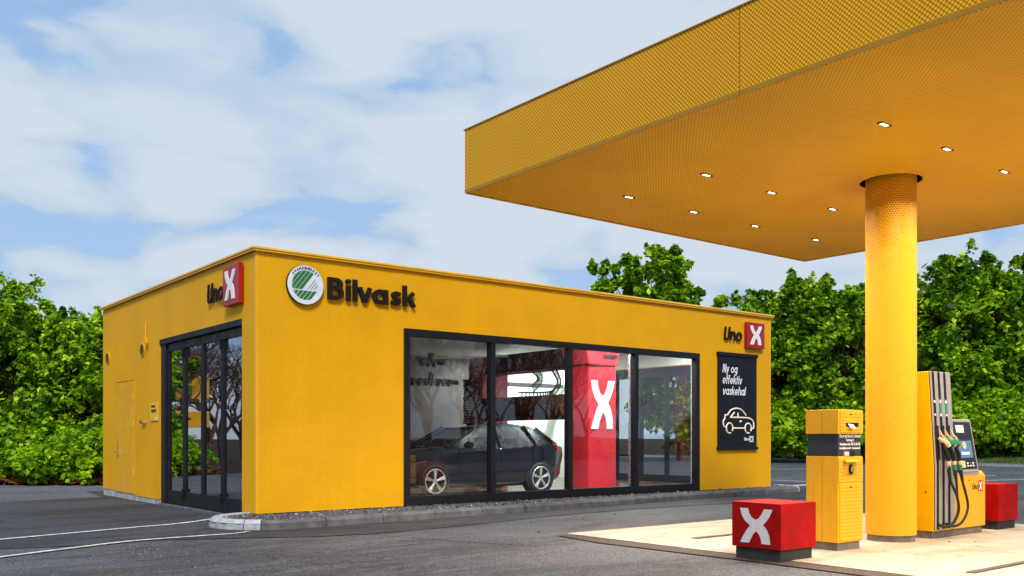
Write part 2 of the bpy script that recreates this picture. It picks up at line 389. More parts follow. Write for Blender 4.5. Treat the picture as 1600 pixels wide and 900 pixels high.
def glyph(ch, w):
    """heavy geometric letter: strokes (points, closed) in units of the cap height, plus its width"""
    h = w/2; X = .70; r = X/2-h
    if ch == 'B': return [([(h, 0), (h, 1)], 0), ([(w, 1-h), (.34, 1-h)]+_arc(.34, (1-h+.53)/2, .16+.02, (1-h-.53)/2, 90, -90)+[(w, .53)], 0), ([(w, .53), (.37, .53)]+_arc(.37, (.53+h)/2, .19, (.53-h)/2, 90, -90)+[(w, h)], 0)], .37+.19+h
    if ch == 'i': return [([(h, 0), (h, X)], 0), (_arc(h, .90, .035, .035, 0, 360)[:-1], 2)], w
    if ch == 'l': return [([(h, 0), (h, 1.02)], 0)], w
    if ch == 'v': return [([(h*.98, X), (.31, 0)], 0), ([(.62-h*.98, X), (.31, 0)], 0)], .62
    if ch == 'a': return [(_arc(.34, X/2, .34-h, r, 0, 360)[:-1], 1), ([(.68-h, 0), (.68-h, X)], 0)], .68
    if ch == 'o': return [(_arc(.34, X/2, .34-h, r, 0, 360)[:-1], 1)], .68
    if ch == 's': return [([(.46, X-h*1.5)]+_arc(.27, X-h-.10, .13, .10, 55, 250, 10)+[(.30, .33)]+_arc(.25, h+.11, .14, .11, 62, -130, 10)+[(.03, h*1.7)], 0)], .46
    if ch == 'k': return [([(h, 0), (h, 1.02)], 0), ([(w*.8, .26), (.53-h*.4, X)], 0), ([(.30, .44), (.56-h*.4, 0)], 0)], .60
    if ch == 'U': return [([(h, 1), (h, .30)]+_arc(.31, .31, .31-h, .31-h, 180, 360)+[(.62-h, 1)], 0)], .62
    if ch == 'n': return [([(h, 0), (h, X)], 0), ([(h, .36)]+_arc(.29, .40, .29-h, X-.40-h, 180, 0)+[(.58-h, 0)], 0)], .58
    if ch == 'h': return [([(h, 0), (h, 1.02)], 0), ([(h, .36)]+_arc(.29, .40, .29-h, X-.40-h, 180, 0)+[(.58-h, 0)], 0)], .58
    if ch == 'N': return [([(h, 0), (h, 1)], 0), ([(h, 1), (.66-h, 0)], 0), ([(.66-h, 0), (.66-h, 1)], 0)], .66
    if ch == 'y': return [([(h, X), (.31, .02)], 0), ([(.62-h, X), (.22, -.28)], 0)], .62
    if ch == 'g': return [(_arc(.32, X/2, .32-h, r, 0, 360)[:-1], 1), ([(.64-h, X), (.64-h, -.02)]+_arc(.34, -.02, .30-h, .20, 0, -140, 10), 0)], .64
    if ch == 'e': return [(_arc(.33, X/2, .33-h, r, -5, -5+330), 0) if False else (_arc(.33, X/2, .33-h, r, -8, 315), 0), ([(.1, X/2-.01), (.62-h*.3, X/2-.01)], 0)], .66
    if ch == 'f': return [([(.12+h*.4, 0), (.12+h*.4, .80)]+_arc(.30, .80, .18-h*.4, .16, 180, 70, 8), 0), ([(0, X-h*.8), (.36, X-h*.8)], 0)], .38
    if ch == 't': return [([(.10+h*.5, .92), (.10+h*.5, 0)], 0), ([(0, X-h*.8), (.36, X-h*.8)], 0)], .36
    return [], .28
def stroke_text(txt, size, w, fn, d0, d1, m, parent, sx=1., shear=0., gap=.07, name='letter', width=None, joined=False):
    gl = [glyph(c, w) for c in txt]; tot = sum(g[1] for g in gl)+gap*(len(txt)-1)-(1.8*gap if txt == 'Bilvask' else 0)
    if width: sx = width/(tot*size)
    u = 0; allm = MB()
    for ki, (c, (st, adv)) in enumerate(zip(txt, gl)):
        mb = MB()
        for j, (P, closed) in enumerate(st):
            P = [Vector((p[0], p[1])) for k_, p in enumerate(P) if k_ == 0 or math.dist(p, P[k_-1]) > 1e-4]; n = len(P); Lp = []; Rp = []; hh = w*.5*(1.18 if closed == 2 else .92 if (c in 'vyk' and j) or c in 'es' else 1.)
            if closed == 2:
                cc = sum(P, Vector((0, 0)))/n; ring = [cc+(p-cc).normalized()*hh for p in P]
                mb.prism([((u+p.x)*size*sx+shear*p.y*size, p.y*size) for p in ring], fn, d0, d1); continue
            for i in range(n):
                a = P[i-1] if (i or closed) else None; b = P[(i+1) % n] if (i < n-1 or closed) else None
                t1 = (P[i]-a).normalized() if a is not None else None; t2 = (b-P[i]).normalized() if b is not None else None
                t1 = t1 or t2; t2 = t2 or t1; n1 = Vector((-t1.y, t1.x)); n2 = Vector((-t2.y, t2.x)); mm = (n1+n2)
                mm = mm.normalized() if mm.length > .2 else n1; k = hh/max(.5, mm.dot(n1)); Lp.append(P[i]+mm*k); Rp.append(P[i]-mm*k)
            tr = lambda p: ((u+p.x)*size*sx+shear*p.y*size, p.y*size)
            e_ = .0006*j; v = [fn(*tr(p), d0) for p in Lp]+[fn(*tr(p), d0) for p in Rp]+[fn(*tr(p), d1+e_) for p in Lp]+[fn(*tr(p), d1+e_) for p in Rp]; f = []
            for i in range(n if closed else n-1):
                q = (i+1) % n; f += [(i, q, n+q, n+i), (2*n+i, 3*n+i, 3*n+q, 2*n+q), (i, 2*n+i, 2*n+q, q), (n+i, n+q, 3*n+q, 3*n+i)]
            if not closed: f += [(0, n, 3*n, 2*n), (n-1, 3*n-1, 4*n-1, 2*n-1)] if False else [(0, n, 3*n, 2*n), (n-1, 2*n-1, 4*n-1, 3*n-1)]
            mb.add(v, f)
        if mb.v:
            if joined: allm.add(mb.v, mb.f)
            else: build(mb, name, m, parent)
        nx = txt[ki+1] if ki+1 < len(txt) else ''
        u += adv+(gap*.1 if txt == 'Bilvask' and 'v' in (c, nx) else gap)
    if joined: build(allm, 'lettering', m, parent)
    return tot*size*sx
XO = [(-.02,1),(.24,1),(.27,.86),(.35,.74),(.47,.68),(.57,.72),(.66,.84),(.74,1),(1.0,1),(.92,.82),(.83,.68),(.71,.54),
      (.82,.42),(.90,.24),(.93,0),(.66,0),(.64,.14),(.58,.27),(.49,.355),(.40,.26),(.27,0),(-.02,0),(.10,.22),(.20,.38),(.30,.50),(.13,.64),(.03,.80)]
def x_glyph(mb, fn, u, v, w, h, d0, d1):
    return mb.prism([(u+a*w, v+b*h) for a, b in XO][::-1], fn, d0, d1)
def tube_curve(pts, n=6):
    """Catmull-Rom through pts"""
    P = [Vector(p) for p in pts]; P = [P[0]*2-P[1]]+P+[P[-1]*2-P[-2]]; out = []
    for i in range(1, len(P)-2):
        for k in range(n):
            t = k/n; a, b, c, d = P[i-1:i+3]
            out.append(.5*((2*b)+(c-a)*t+(2*a-5*b+4*c-d)*t*t+(3*b-a-3*c+d)*t**3))
    out.append(P[-2]); return out
_a = R(YAW); _F = (math.cos(_a), math.sin(_a)); _R = (math.sin(_a), -math.cos(_a))
def at(px, d):          # survey helper: bearing px at depth d -> place on the ground
    l = (px-800)/1444; return ((_F[0]+l*_R[0])*d, (_F[1]+l*_R[1])*d)
def gp(px, py, z=0): return at(px, (1.3-z)*1444/(py-684))

# ------------------------------------------------------------------ ground
def sheet(name, pts, z, m, kind='structure', label=None):
    mb = MB().add([(p[0], p[1], z) for p in pts], [tuple(range(len(pts)))])
    o = build(mb, name, m, kind=kind); return o
gmb = MB(); N = 40
for i in range(N+1):
    for j in range(N+1):
        x = -600+1500*i/N; y = -700+1500*j/N
        gmb.v.append((x, y, -.03))
for i in range(N):
    for j in range(N): a = i*(N+1)+j; gmb.f.append((a, a+N+1, a+N+2, a+1))
build(gmb, 'ground', M_soil, kind='structure')
sheet('forecourt', [(-40, -45), (46, -45), (46.5, 0), (43.6, 18), (47, 36), (48, 60), (30, 70), (12, 30), (9, 26.2), (4.8, 29.1), (-6, 36), (-40, 40)], -.012, M_asph)
# paler lot behind on the left, dark new asphalt round the building
def line_pts(pp): return [gp(a, b) for a, b in pp]
sheet('pale_asphalt', line_pts([(-330, 800), (-330, 757), (0, 757), (162, 757), (162, 776)]) + [], -.008, M_asph_l)
dark = line_pts([(-300, 868), (0, 857), (120, 852), (240, 843), (380, 840), (480, 838), (575, 834), (700, 823), (860, 806), (1000, 794), (1180, 784), (1260, 778)]) + [(23, 14.5), (23, 24), (5.8, 24), ] + line_pts([(160, 776), (60, 783), (-40, 790), (-300, 800)])
sheet('dark_asphalt', dark, -.004, M_asph_n)
# pale wedge of older asphalt
sheet('asphalt_patch', line_pts([(600, 836), (700, 826), (830, 813), (960, 812), (884, 828), (870, 842), (840, 852), (740, 846)]), -.0085, M_asph_r)
# road beyond the building
sheet('road', [(20.5, -30), (46, -30), (46.4, 0), (43.4, 18), (46.6, 36), (47, 58), (24, 58), (21, 22)], -.0062, M_asph_r)
# concrete pad under the canopy
PX0, PY1 = 8.35, 9.38
sheet('concrete_pad', [(PX0, -4), (14.6, -4), (14.6, 4.2), (14.6, PY1), (PX0, PY1)], 0.004, M_pad)
sheet('asphalt_seam', [(8.0, -4), (PX0, -4), (PX0, PY1), (8.1, PY1-.1), (7.95, 8.3), (8.02, 6.2)], 0.0, M_asph_b)
def paint_line(pts, w, z=.004, m=M_paint):
    mb = MB(); P = [Vector((*p, 0)) for p in pts]; n = len(P)
    for i, p in enumerate(P):
        t = (P[min(i+1, n-1)]-P[max(i-1, 0)]).normalized(); s = Vector((-t.y, t.x, 0))*(w/2*(1+.08*math.sin(i*3.7)))
        mb.v += [(p.x+s.x, p.y+s.y, z), (p.x-s.x, p.y-s.y, z)]
    for i in range(n-1): mb.f.append((2*i, 2*i+1, 2*i+3, 2*i+2))
    return build(mb, 'road_marking', m, kind='structure')
def smoothpx(pp): return [(v.x, v.y) for v in tube_curve([(*gp(a, b), 0) for a, b in pp], 5)]
paint_line(smoothpx([(-260, 866), (-60, 849), (0, 843), (100, 834), (210, 824), (280, 818), (345, 809)]), .10)
paint_line(smoothpx([(-260, 905), (-60, 878), (0, 870.5), (90, 859), (190, 847), (260, 841), (355, 834.5)]), .09)
paint_line(smoothpx([(355, 834.5), (372, 833), (388, 830.5)]), .06)
paint_line(smoothpx([(252, 778.5), (275, 781), (300, 784)]), .05, .001)
paint_line(smoothpx([(1180, 733.5), (1260, 732.6), (1360, 731.5)]), .10)
paint_line(smoothpx([(1205, 757), (1240, 758.5), (1275, 757)]), .3)
paint_line(smoothpx([(1205, 750), (1260, 752.5)]), .12)
paint_line(smoothpx([(1530, 751.5), (1570, 750.2), (1680, 747)]), .12)
paint_line(smoothpx([(1535, 744), (1555, 743)]), .12)
# verge beyond the road
def verge_z(t): return .12+.02*t
vp = [(46.9, -30), (46.9, 0), (43.9, 18), (47.1, 36), (47.6, 60)]
mb = MB()
for x, y in vp: mb.v += [(x, y, .10), (x+5, y, .42), (x+60, y+4, 1.1)]
for i in range(len(vp)-1):
    for k in range(2): a = 3*i+k; mb.f.append((a, a+1, a+4, a+3))
build(mb, 'verge', M_soil, kind='structure')
# grass on the verge
def scatter_blades(name, n, fpos, h, w, m, label, cat):
    P = np.array([fpos() for _ in range(n)]); th = rng.uniform(0, math.pi*2, n); hh = rng.uniform(.5, 1.2, n)*h
    dx = np.cos(th)*w/2; dy = np.sin(th)*w/2
    v = np.zeros((n, 3, 3)); v[:, 0] = P+np.c_[dx, dy, 0*dx]; v[:, 1] = P-np.c_[dx, dy, 0*dx]
    v[:, 2] = P+np.c_[rng.normal(0, h*.3, n), rng.normal(0, h*.3, n), hh]
    me = bpy.data.meshes.new(name); me.from_pydata(v.reshape(-1, 3).tolist(), [], np.arange(n*3).reshape(-1, 3).tolist())
    me.materials.append(m); o = bpy.data.objects.new(name, me); col.objects.link(o)
    return tag(o, label, cat, kind='stuff')
def vpos():
    y = random.uniform(-4, 44); i = 1 if y < 18 else (2 if y < 36 else 3)
    if y < 0: i = 0
    (xa, ya), (xb, yb) = vp[i], vp[i+1]; x = xa+(xb-xa)*(y-ya)/(yb-ya)
    k = random.uniform(0.02, 4.6); return (x+k, y, .10+.32*k/5)
scatter_blades('grass', 42000, vpos, .12, .05, M_grass, 'mown green grass strip on the verge beyond the road', 'grass')
# kerb along the verge: stones
def kerb_run(path, w, h, m, label, name='kerb', step=1.0, stone_mats=None, chamfer=.03, z0=-.02, breaks=()):
    root = empty(name, (path[0][0], path[0][1], 0), label, 'kerb')
    P = [Vector((*p, 0)) for p in path]; L = [0]
    for i in range(1, len(P)): L.append(L[-1]+(P[i]-P[i-1]).length)
    def pt(s):
        s = max(0, min(L[-1], s)); i = 1
        while i < len(L)-1 and L[i] < s: i += 1
        t = (s-L[i-1])/(L[i]-L[i-1]); return P[i-1].lerp(P[i], t)
    def nrm(s):
        t = (pt(s+.05)-pt(s-.05)).normalized(); return Vector((-t.y, t.x, 0))
    s = 0; k = 0
    while s < L[-1]-.05:
        e = min([s+step, L[-1]]+[b_ for b_ in breaks if b_ > s+.05]); sub = max(1, int((e-s)/.25)); g = .006
        mb = MB(); prof = [(0, z0), (0, h-chamfer), (chamfer, h), (w-.01, h), (w, h-.01), (w, z0)]
        dzk = random.uniform(-.005, .005)
        for q in range(sub+1):
            ss = s+g+(e-s-2*g)*q/sub; c = pt(ss); nn = nrm(ss)
            for a, b in prof: mb.v.append((c.x+nn.x*a, c.y+nn.y*a, b+(dzk if b > 0 else 0)))
        K = len(prof)
        for q in range(sub):
            for j in range(K): a = q*K+j; b = q*K+(j+1) % K; mb.f.append((a, a+K, b+K, b))
        mb.f.append(tuple(range(K))); mb.f.append(tuple(sub*K+j for j in range(K))[::-1])
        build(mb, 'kerb_stone', stone_mats(k, s) if stone_mats else m, root); s = e; k += 1
    return root
kerb_run([(x-.35, y) for x, y in ((46.9, -4), (46.9, 0), (43.9, 18), (47.1, 36), (47.5, 46))][::-1], -.22, .12, M_concrete_l, 'long pale kerb edging the grass verge on the far side of the road', step=2.0)

# ------------------------------------------------------------------ building
BX0, BX1, BY0, BY1, BZ = 5.76, 18.8, 13.69, 22.37, 4.23
B = empty('car_wash_building', (BX0, BY0, 0), 'low yellow flat-roofed car wash hall with perforated cladding, wide window and folding glass door', 'building')
WX0, WX1, WZ0, WZ1 = 8.43, 16.17, .12, 3.19
T = .22
w = MB()      # wall facing the road
w.box(BX0, WX0, BY0, BY0+T, .12, BZ-.02); w.box(WX1, BX1, BY0, BY0+T, .12, BZ-.02); w.box(WX0, WX1, BY0, BY0+T, WZ1, BZ-.02)
build(w, 'wall', M_clad, B, label='perforated yellow long wall with the wide window')
DY0, DY1, DZ = 14.24, 18.32, 3.2
w = MB(); y0 = BY0+T+.001
w.box(BX0, BX0+T, y0, DY0, .12, BZ-.02); w.box(BX0, BX0+T, DY0, DY1, DZ, BZ-.02)
w.box(BX0, BX0+T, DY1, 19.97, .10, BZ-.02); w.box(BX0, BX0+T, 21.34, BY1, .15, BZ-.02); w.box(BX0, BX0+T, 19.97, 21.34, 2.51, BZ-.02)
build(w, 'wall', M_clad, B, label='perforated yellow end wall with the folding door')
w = MB(); EY0, EY1 = 15.0, 18.9
w.box(BX1-T, BX1, y0, EY0, .12, BZ-.02); w.box(BX1-T, BX1, EY0, EY1, DZ, BZ-.02); w.box(BX1-T, BX1, EY1, BY1, .12, BZ-.02)
build(w, 'wall', M_clad, B, label='yellow far end wall')
w = MB().box(BX0+T+.001, BX1-T-.001, BY1-T, BY1, .12, BZ-.02); build(w, 'wall', M_clad, B, label='yellow rear wall')
# corner trims
for cx, cy in ((BX0, BY0),):
    w = MB(); w.add([(cx-.004, cy-.004, .118), (cx+.05, cy-.004, .118), (cx+.05, cy+.01, .118), (cx+.01, cy+.01, .118), (cx+.01, cy+.05, .118), (cx-.004, cy+.05, .118),
                     (cx-.004, cy-.004, BZ-.03), (cx+.05, cy-.004, BZ-.03), (cx+.05, cy+.01, BZ-.03), (cx+.01, cy+.01, BZ-.03), (cx+.01, cy+.05, BZ-.03), (cx-.004, cy+.05, BZ-.03)],
                    [(0,1,7,6),(1,2,8,7),(4,5,11,10),(5,0,6,11),(0,5,4,3,2,1),(6,7,8,9,10,11)])
    build(w, 'corner_trim', M_yel, B)
w = MB().box(BX1-.05, BX1+.004, BY0-.004, BY0+.01, .118, BZ-.03); build(w, 'corner_trim', M_yel, B)
# plinth and door threshold
w = MB(); w.box(BX0+.012, BX0+T-.01, DY1, BY1-.01, -.1, .16); build(w, 'plinth', M_plinth, B, .004)
w = MB().box(BX0+.03, BX1-.03, BY0+.03, BY0+T-.02, -.1, .125); build(w, 'plinth', M_blackm, B)
# coping
w = MB(); o_ = .07
for a in (((BX0-o_, BX1+o_, BY0-o_, BY0+.25)), ((BX0-o_, BX1+o_, BY1-.25, BY1+o_)), ((BX0-o_, BX0+.25, BY0+.2501, BY1-.2501)), ((BX1-.25, BX1+o_, BY0+.2501, BY1-.2501))):
    w.box(*a, BZ-.005, BZ+.035)
build(w, 'coping', M_coping, B, .008)
w = MB()
w.box(BX0-.055, BX1+.055, BY0-.055, BY0-.042, BZ-.035, BZ-.006); w.box(BX0-.055, BX0-.042, BY0-.041, BY1+.05, BZ-.035, BZ-.006)
build(w, 'drip_edge', M_yel, B)
w = MB().box(BX0+.2, BX1-.2, BY0+.2, BY1-.2, BZ-.12, BZ-.03); build(w, 'roof', M_blackm, B)
# interior
w = MB().box(BX0+T+.001, BX1-T-.001, BY0+T+.001, BY1-T-.001, -.02, .11); build(w, 'floor', M_infloor, B)
w = MB(); w.box(BX0+T+.02, BX1-T-.02, BY1-T-.05, BY1-T-.01, .11, 3.62); w.box(BX0+T+.005, BX0+T+.03, DY1+.05, BY1-T-.06, .11, 3.62)
w.box(BX1-T-.03, BX1-T-.005, EY1+.05, BY1-T-.06, .11, 3.62); w.box(BX1-T-.03, BX1-T-.005, BY0+T+.05, EY0-.05, .11, 3.62)
w.box(BX0+T+.03, BX1-T-.03, BY0+T+.01, BY0+T+.03, 3.25, 3.62)
w.box(BX1-T-.03, BX1-T-.005, EY0-.0499, EY1+.0499, DZ+.02, 3.62); w.box(BX0+T+.005, BX0+T+.03, DY0-.2, DY1+.0499, DZ+.02, 3.62)
w.box(WX1+.02, BX1-T-.04, BY0+T+.005, BY0+T+.03, .11, 3.2); w.box(BX0+T+.04, WX0-.02, BY0+T+.005, BY0+T+.03, .11, 3.2)
build(w, 'inner_lining', M_inwall, B)
build(MB().box(BX0+T+.05, 17.0, BY1-T-.10, BY1-T-.055, .115, 3.6), 'shade_sheet', mat('shade_sheet', (.11, .085, .078), .5, 0, .4, .12, 2), B)  # dark sheet added to paint the unlit left of the rear wall
w = MB().box(BX0+T+.01, BX1-T-.01, BY0+T+.01, BY1-T-.01, 3.63, 3.70); build(w, 'ceiling', M_inwall, B)
for yy in (15.6, 20.6, 14.35):
    for xx in ((17.2,) if 15 < yy < 16 else (12.6, 14.6) if yy < 15 else (16.3, 17.9)):  # front row added out of sight to brighten the gantry face
        w = MB().tube([(xx-.7, yy, 3.56), (xx+.7, yy, 3.56)], .02, 8); f = MB().box(xx-.75, xx+.75, yy-.06, yy+.06, 3.59, 3.628)
        fo = build(f, 'tube_light', M_silver, B); build(w, 'tube', M_tube, fo)
        L = bpy.data.lights.new('tube_glow', 'AREA'); L.shape = 'RECTANGLE'; L.size = 1.4; L.size_y = .08; L.energy = 95 if yy < 15 else 120; L.color = (.93, 1, .96)
        lo = bpy.data.objects.new('tube_glow', L); col.objects.link(lo); lo.parent = B; lo.location = Vector((xx, yy, 3.53))-OFF[B]

# wide window
wf = MB(); fw = .12; fy0, fy1 = BY0-.03, BY0+.12
wf.box(WX0, WX1, fy0, fy1, WZ1-fw, WZ1+.004); wf.box(WX0, WX1, fy0, fy1, WZ0-.01, WZ0+.16)
wf.box(WX0, WX0+fw, fy0, fy1, WZ0+.1601, WZ1-fw-.0001); wf.box(WX1-fw, WX1, fy0, fy1, WZ0+.1601, WZ1-fw-.0001)
win = build(wf, 'window', M_frame, B, .005)
ms = [10.36, 12.29, 14.16]
for mx in ms:
    build(MB().box(mx-.055, mx+.055, fy0+.01, fy1-.002, WZ0+.1602, WZ1-fw-.0002), 'mullion', M_frame, win, .003)
e = [WX0+fw]+ms+[WX1-fw]
for i in range(4):
    a = e[i]+(0.056 if i else 0); b = e[i+1]-(0.056 if i < 3 else 0)
    tl = math.tan(R(-.475)); c_ = (a+b)/2; h_ = (b-a)/2-.001; ya, yb = BY0+.045-h_*tl, BY0+.045+h_*tl     # panes sit a trace out of square
    build(MB().hexa([(c_-h_, ya, WZ0+.161), (c_+h_, yb, WZ0+.161), (c_+h_, yb+.010, WZ0+.161), (c_-h_, ya+.010, WZ0+.161)],
                    [(c_-h_, ya, WZ1-fw-.001), (c_+h_, yb, WZ1-fw-.001), (c_+h_, yb+.010, WZ1-fw-.001), (c_-h_, ya+.010, WZ1-fw-.001)]), 'pane', M_glass, win)
build(MB().box(e[1]+1.93-.0, e[1]+1.945, BY0+.14, BY0+.19, WZ0+.05, 3.1), 'cable_tube', M_steel, win) if False else None

# folding glass doors (near one and the far one)
def folding_door(xf, ya, yb, zt, sgn, label, M_g):
    d = MB(); x0, x1 = (xf+.02, xf+.16) if sgn < 0 else (xf-.16, xf-.02)
    d.box(x0-.03*(sgn < 0), x1+.03*(sgn > 0), ya, yb, zt-.10, zt+.003); d.box(x0, x1, ya, ya+.05, .0, zt-.1001); d.box(x0, x1, yb-.28 if sgn < 0 else yb-.06, yb, .0, zt-.1001)
    root = build(d, 'folding_door', M_frame, B, .004, label=label)
    n = 4; lo = ya+.05; hi = yb-(.28 if sgn < 0 else .06); wd = (hi-lo)/n
    for i in range(n):
        a = lo+wd*i+.006; b = lo+wd*(i+1)-.006; m = MB(); xa, xb = x0+.03, x1-.04; s = .055
        m.box(xa, xb, a, a+s, .05, zt-.11); m.box(xa, xb, b-s, b, .05, zt-.11); m.box(xa, xb, a+s+.0001, b-s-.0001, zt-.11-.14, zt-.11); m.box(xa, xb, a+s+.0001, b-s-.0001, .05, .30)
        g = (xa+xb)/2; m2 = MB().box(g-.004, g+.004, a+s+.001, b-s-.001, .301, zt-.251)
        build(m, 'door_leaf', M_frame, root, .003)
        build(m2, 'pane', M_g, root)
        if i in (0, 2) and sgn < 0:
            for zz in (.18, zt-.42):
                h = MB(); yy = lo+wd*(i+1)
                h.box(x0-.012, x0+.028, yy-.026, yy+.026, zz, zz+.18)
                for k in range(3): h.disc((x0-.0121, yy-.012, zz+.03+.055*k), (-1, 0, 0), .008, .006, 8)
                build(h, 'hinge', M_steel if False else M_black, root)
    return root
folding_door(BX0, DY0, DY1, DZ, -1, 'four-leaf black framed glass folding door at the near end', M_glassd)
folding_door(BX1, EY0, EY1, DZ, 1, 'black framed glass folding door at the far end', M_glass)
w = MB().box(BX0-.02, BX0+.2, DY0, DY1, -.03, .035); build(w, 'threshold', M_concrete_d, B, .004)
w = MB(); w.box(BX0+.17, BX0+T+.02, DY0-.0, DY0+.04, .11, DZ); build(w, 'inner_jamb', M_frame, B)
# side door, flush
sd = MB().box(BX0-.006, BX0+.05, 19.985, 21.325, .13, 2.495)
sdo = build(sd, 'side_door', M_yel, B, .002)
h = MB(); h.box(BX0-.02, BX0-.007, 21.13, 21.17, .92, 1.22); h.tube([(BX0-.02, 21.15, 1.0), (BX0-.065, 21.15, 1.0), (BX0-.065, 21.03, 1.0)], .012, 8)
build(h, 'handle', M_steel, sdo, 0, True)
for zz in (.5, 1.5, 2.1):
    build(MB().tube([(BX0-.014, 19.99, zz), (BX0-.014, 19.99, zz+.16)], .012, 8), 'hinge', M_yel, sdo)
# round vents
for yy, zz in ((21.95, 3.09), (19.4, 3.09)):
    v = MB(); c = (BX0-.012, yy, zz); v.disc((BX0-.001, yy, zz), (-1, 0, 0), .14, .02, 28); vo = build(v, 'vent', M_yel, B, 0, True)
    s = MB()
    for k in range(-4, 5):
        hw = math.sqrt(max(0, .115**2-(k*.024)**2)); s.box(BX0-.026, BX0-.0205, yy-hw, yy+hw, zz+k*.024-.007, zz+k*.024+.007)
    build(s, 'vent_slats', M_letter, vo)
# pipe and valve
p = MB().tube([(BX0-.03, 19.1, 3.6), (BX0-.03, 19.1, 3.22), (BX0-.05, 19.02, 3.12), (BX0-.05, 18.98, 3.2)], .016, 8); build(p, 'pipe', M_yel, B, 0, True)
p = MB().box(BX0-.06, BX0-.004, 19.05, 19.16, 3.18, 3.30); build(p, 'lamp_bracket', M_yel, B, .006)
p = MB().tube([(BX0-.001, 19.15, 1.62), (BX0-.05, 19.15, 1.62), (BX0-.05, 19.32, 1.62)], .02, 8); po = build(p, 'water_tap', M_silver, B, 0, True)
build(MB().disc((BX0-.05, 19.33, 1.62), (0, 1, 0), .035, .03, 12), 'tap_wheel', M_red, po)

# ------------------------------------------------------------------ signs on the building
pl = empty('notice_plate', (BX0, 18.63, 1.65), 'small yellow notice plate screwed beside the folding door', 'notice')
build(MB().box(BX0-.02, BX0-.002, 18.40, 18.86, 1.63, 1.99), 'plate', M_coping, pl, .004)
fn = fr_side(BX0-.02, 18.82, 0)
for tx, zz, sz in (('Nødåbning', 1.90, .065), ('HEJSEPORT', 1.80, .08)):
    mb, _ = text_mb(tx, sz, lambda u, v, d: fn(.03+u, zz+v, d), .0005, .003, .002, .8); build(mb, 'lettering', M_letter, pl)
build(MB().box(BX0-.026, BX0-.0205, 18.46, 18.54, 1.66, 1.70), 'key_tag', M_white, pl)

def unox_sign(fn, width_u, h, label, root_loc, xw, dep=.10, gap=.08):
    s = empty('logo_sign', root_loc, label, 'sign')
    mb = MB().prism([(width_u, 0), (width_u+xw, 0), (width_u+xw, h), (width_u, h)], fn, .02, dep)
    build(mb, 'logo_box', M_redsign, s, .006)
    g = MB(); x_glyph(g, fn, width_u+xw*.17, h*.13, xw*.66, h*.74, dep+.001, dep+.014); build(g, 'letter_x', M_white, s, .0)
    stroke_text('Uno', h*.52, .15, lambda u, v, d: fn(u, h*.22+v, d), .03, .055, M_letter, s, shear=.14, gap=.10, width=width_u-gap-.06)
    return s
unox_sign(fr_side(BX0, 15.66, 3.44), .86, .64, 'Uno X sign with red box beside dark letters above the folding door', (BX0, 15.0, 3.44), .66)
unox_sign(fr_front(16.99, BY0, 3.42), .78, .60, 'Uno X sign with red box above the black poster at the far corner', (17.7, BY0, 3.42), .66)

s = empty('lettering_sign', (6.96, BY0, 3.5), 'raised dark letters spelling Bilvask high on the long wall', 'sign')
tot = 1.69; fnb = fr_front(6.96, BY0, 3.56)
stroke_text('Bilvask', .355, .185, fnb, .025, .065, M_letter, s, gap=.095, width=1.69)

# round eco label
s = empty('eco_label_sign', (6.56, BY0, 3.47), 'round white disc sign with green striped emblem left of the Bilvask letters', 'sign')
CXs, CZs, RS = 6.56, 3.74, .315
fd = lambda u, v, d: (CXs+u, BY0-d, CZs+v)
build(MB().prism([(RS*math.cos(2*math.pi*k/48), RS*math.sin(2*math.pi*k/48)) for k in range(48)], fd, .02, .068), 'disc_edge', M_black, s)
build(MB().prism([(RS*.985*math.cos(2*math.pi*k/48), RS*.985*math.sin(2*math.pi*k/48)) for k in range(48)], fd, .0685, .075), 'disc_face', M_disc, s)
def clip_poly(poly, a, b, c):      # keep a*u+b*v<=c
    out = []
    for i in range(len(poly)):
        p, q = poly[i], poly[(i+1) % len(poly)]; fp = a*p[0]+b*p[1]-c; fq = a*q[0]+b*q[1]-c
        if fp <= 0: out.append(p)
        if (fp < 0 < fq) or (fq < 0 < fp): t = fp/(fp-fq); out.append((p[0]+(q[0]-p[0])*t, p[1]+(q[1]-p[1])*t))
    return out
RI = .235; circ = [(RI*math.cos(2*math.pi*k/64), RI*math.sin(2*math.pi*k/64)-.005) for k in range(64)]
dirn = (math.cos(R(52)), math.sin(R(52))); nx_, ny_ = dirn[1], -dirn[0]     # stripes run up to the right
def stripe(mb, c0, c1, extra):
    p = clip_poly(circ, nx_, ny_, c1); p = clip_poly(p, -nx_, -ny_, -c0) if p else p
    for e_ in extra: p = clip_poly(p, *e_) if len(p) > 2 else p
    if len(p) > 2: mb.prism(p, fd, .0755, .078)
em = MB()
for k in range(4): stripe(em, -.235+k*.060, -.235+k*.060+.052, [(0, -1, .075)])       # upper wing feathers
for k in range(7): stripe(em, -.20+k*.060, -.20+k*.060+.050, [(0, 1, -.092)])          # water below
build(em, 'emblem', M_swan, s)
em = MB()
for k, ln in ((0, .21), (1, .155), (2, .10)):
    u0, v0 = .035+.055*k, -.068; em.tube([fd(u0, v0, .078), fd(u0+dirn[0]*ln, v0+dirn[1]*ln, .078)], .0045, 5)
build(em, 'feather_line', M_swan, s)
ang0 = 142; word = 'SVANEMÆRKET'
arc = MB()
for i, ch in enumerate(word):
    a = R(ang0-i*10.4); mb, (p0, p1) = text_mb(ch, .062, lambda p, q, d: (p, q, d), .0755, .078, .0022, .9)
    cc = (p0+p1)/2; rr = .247
    mb.v = [fd(rr*math.cos(a)+(p-cc)*math.sin(a)+q*math.cos(a), rr*math.sin(a)-(p-cc)*math.cos(a)+q*math.sin(a), d) for p, q, d in mb.v]
    arc.add(mb.v, mb.f)
build(arc, 'lettering', M_black, s)

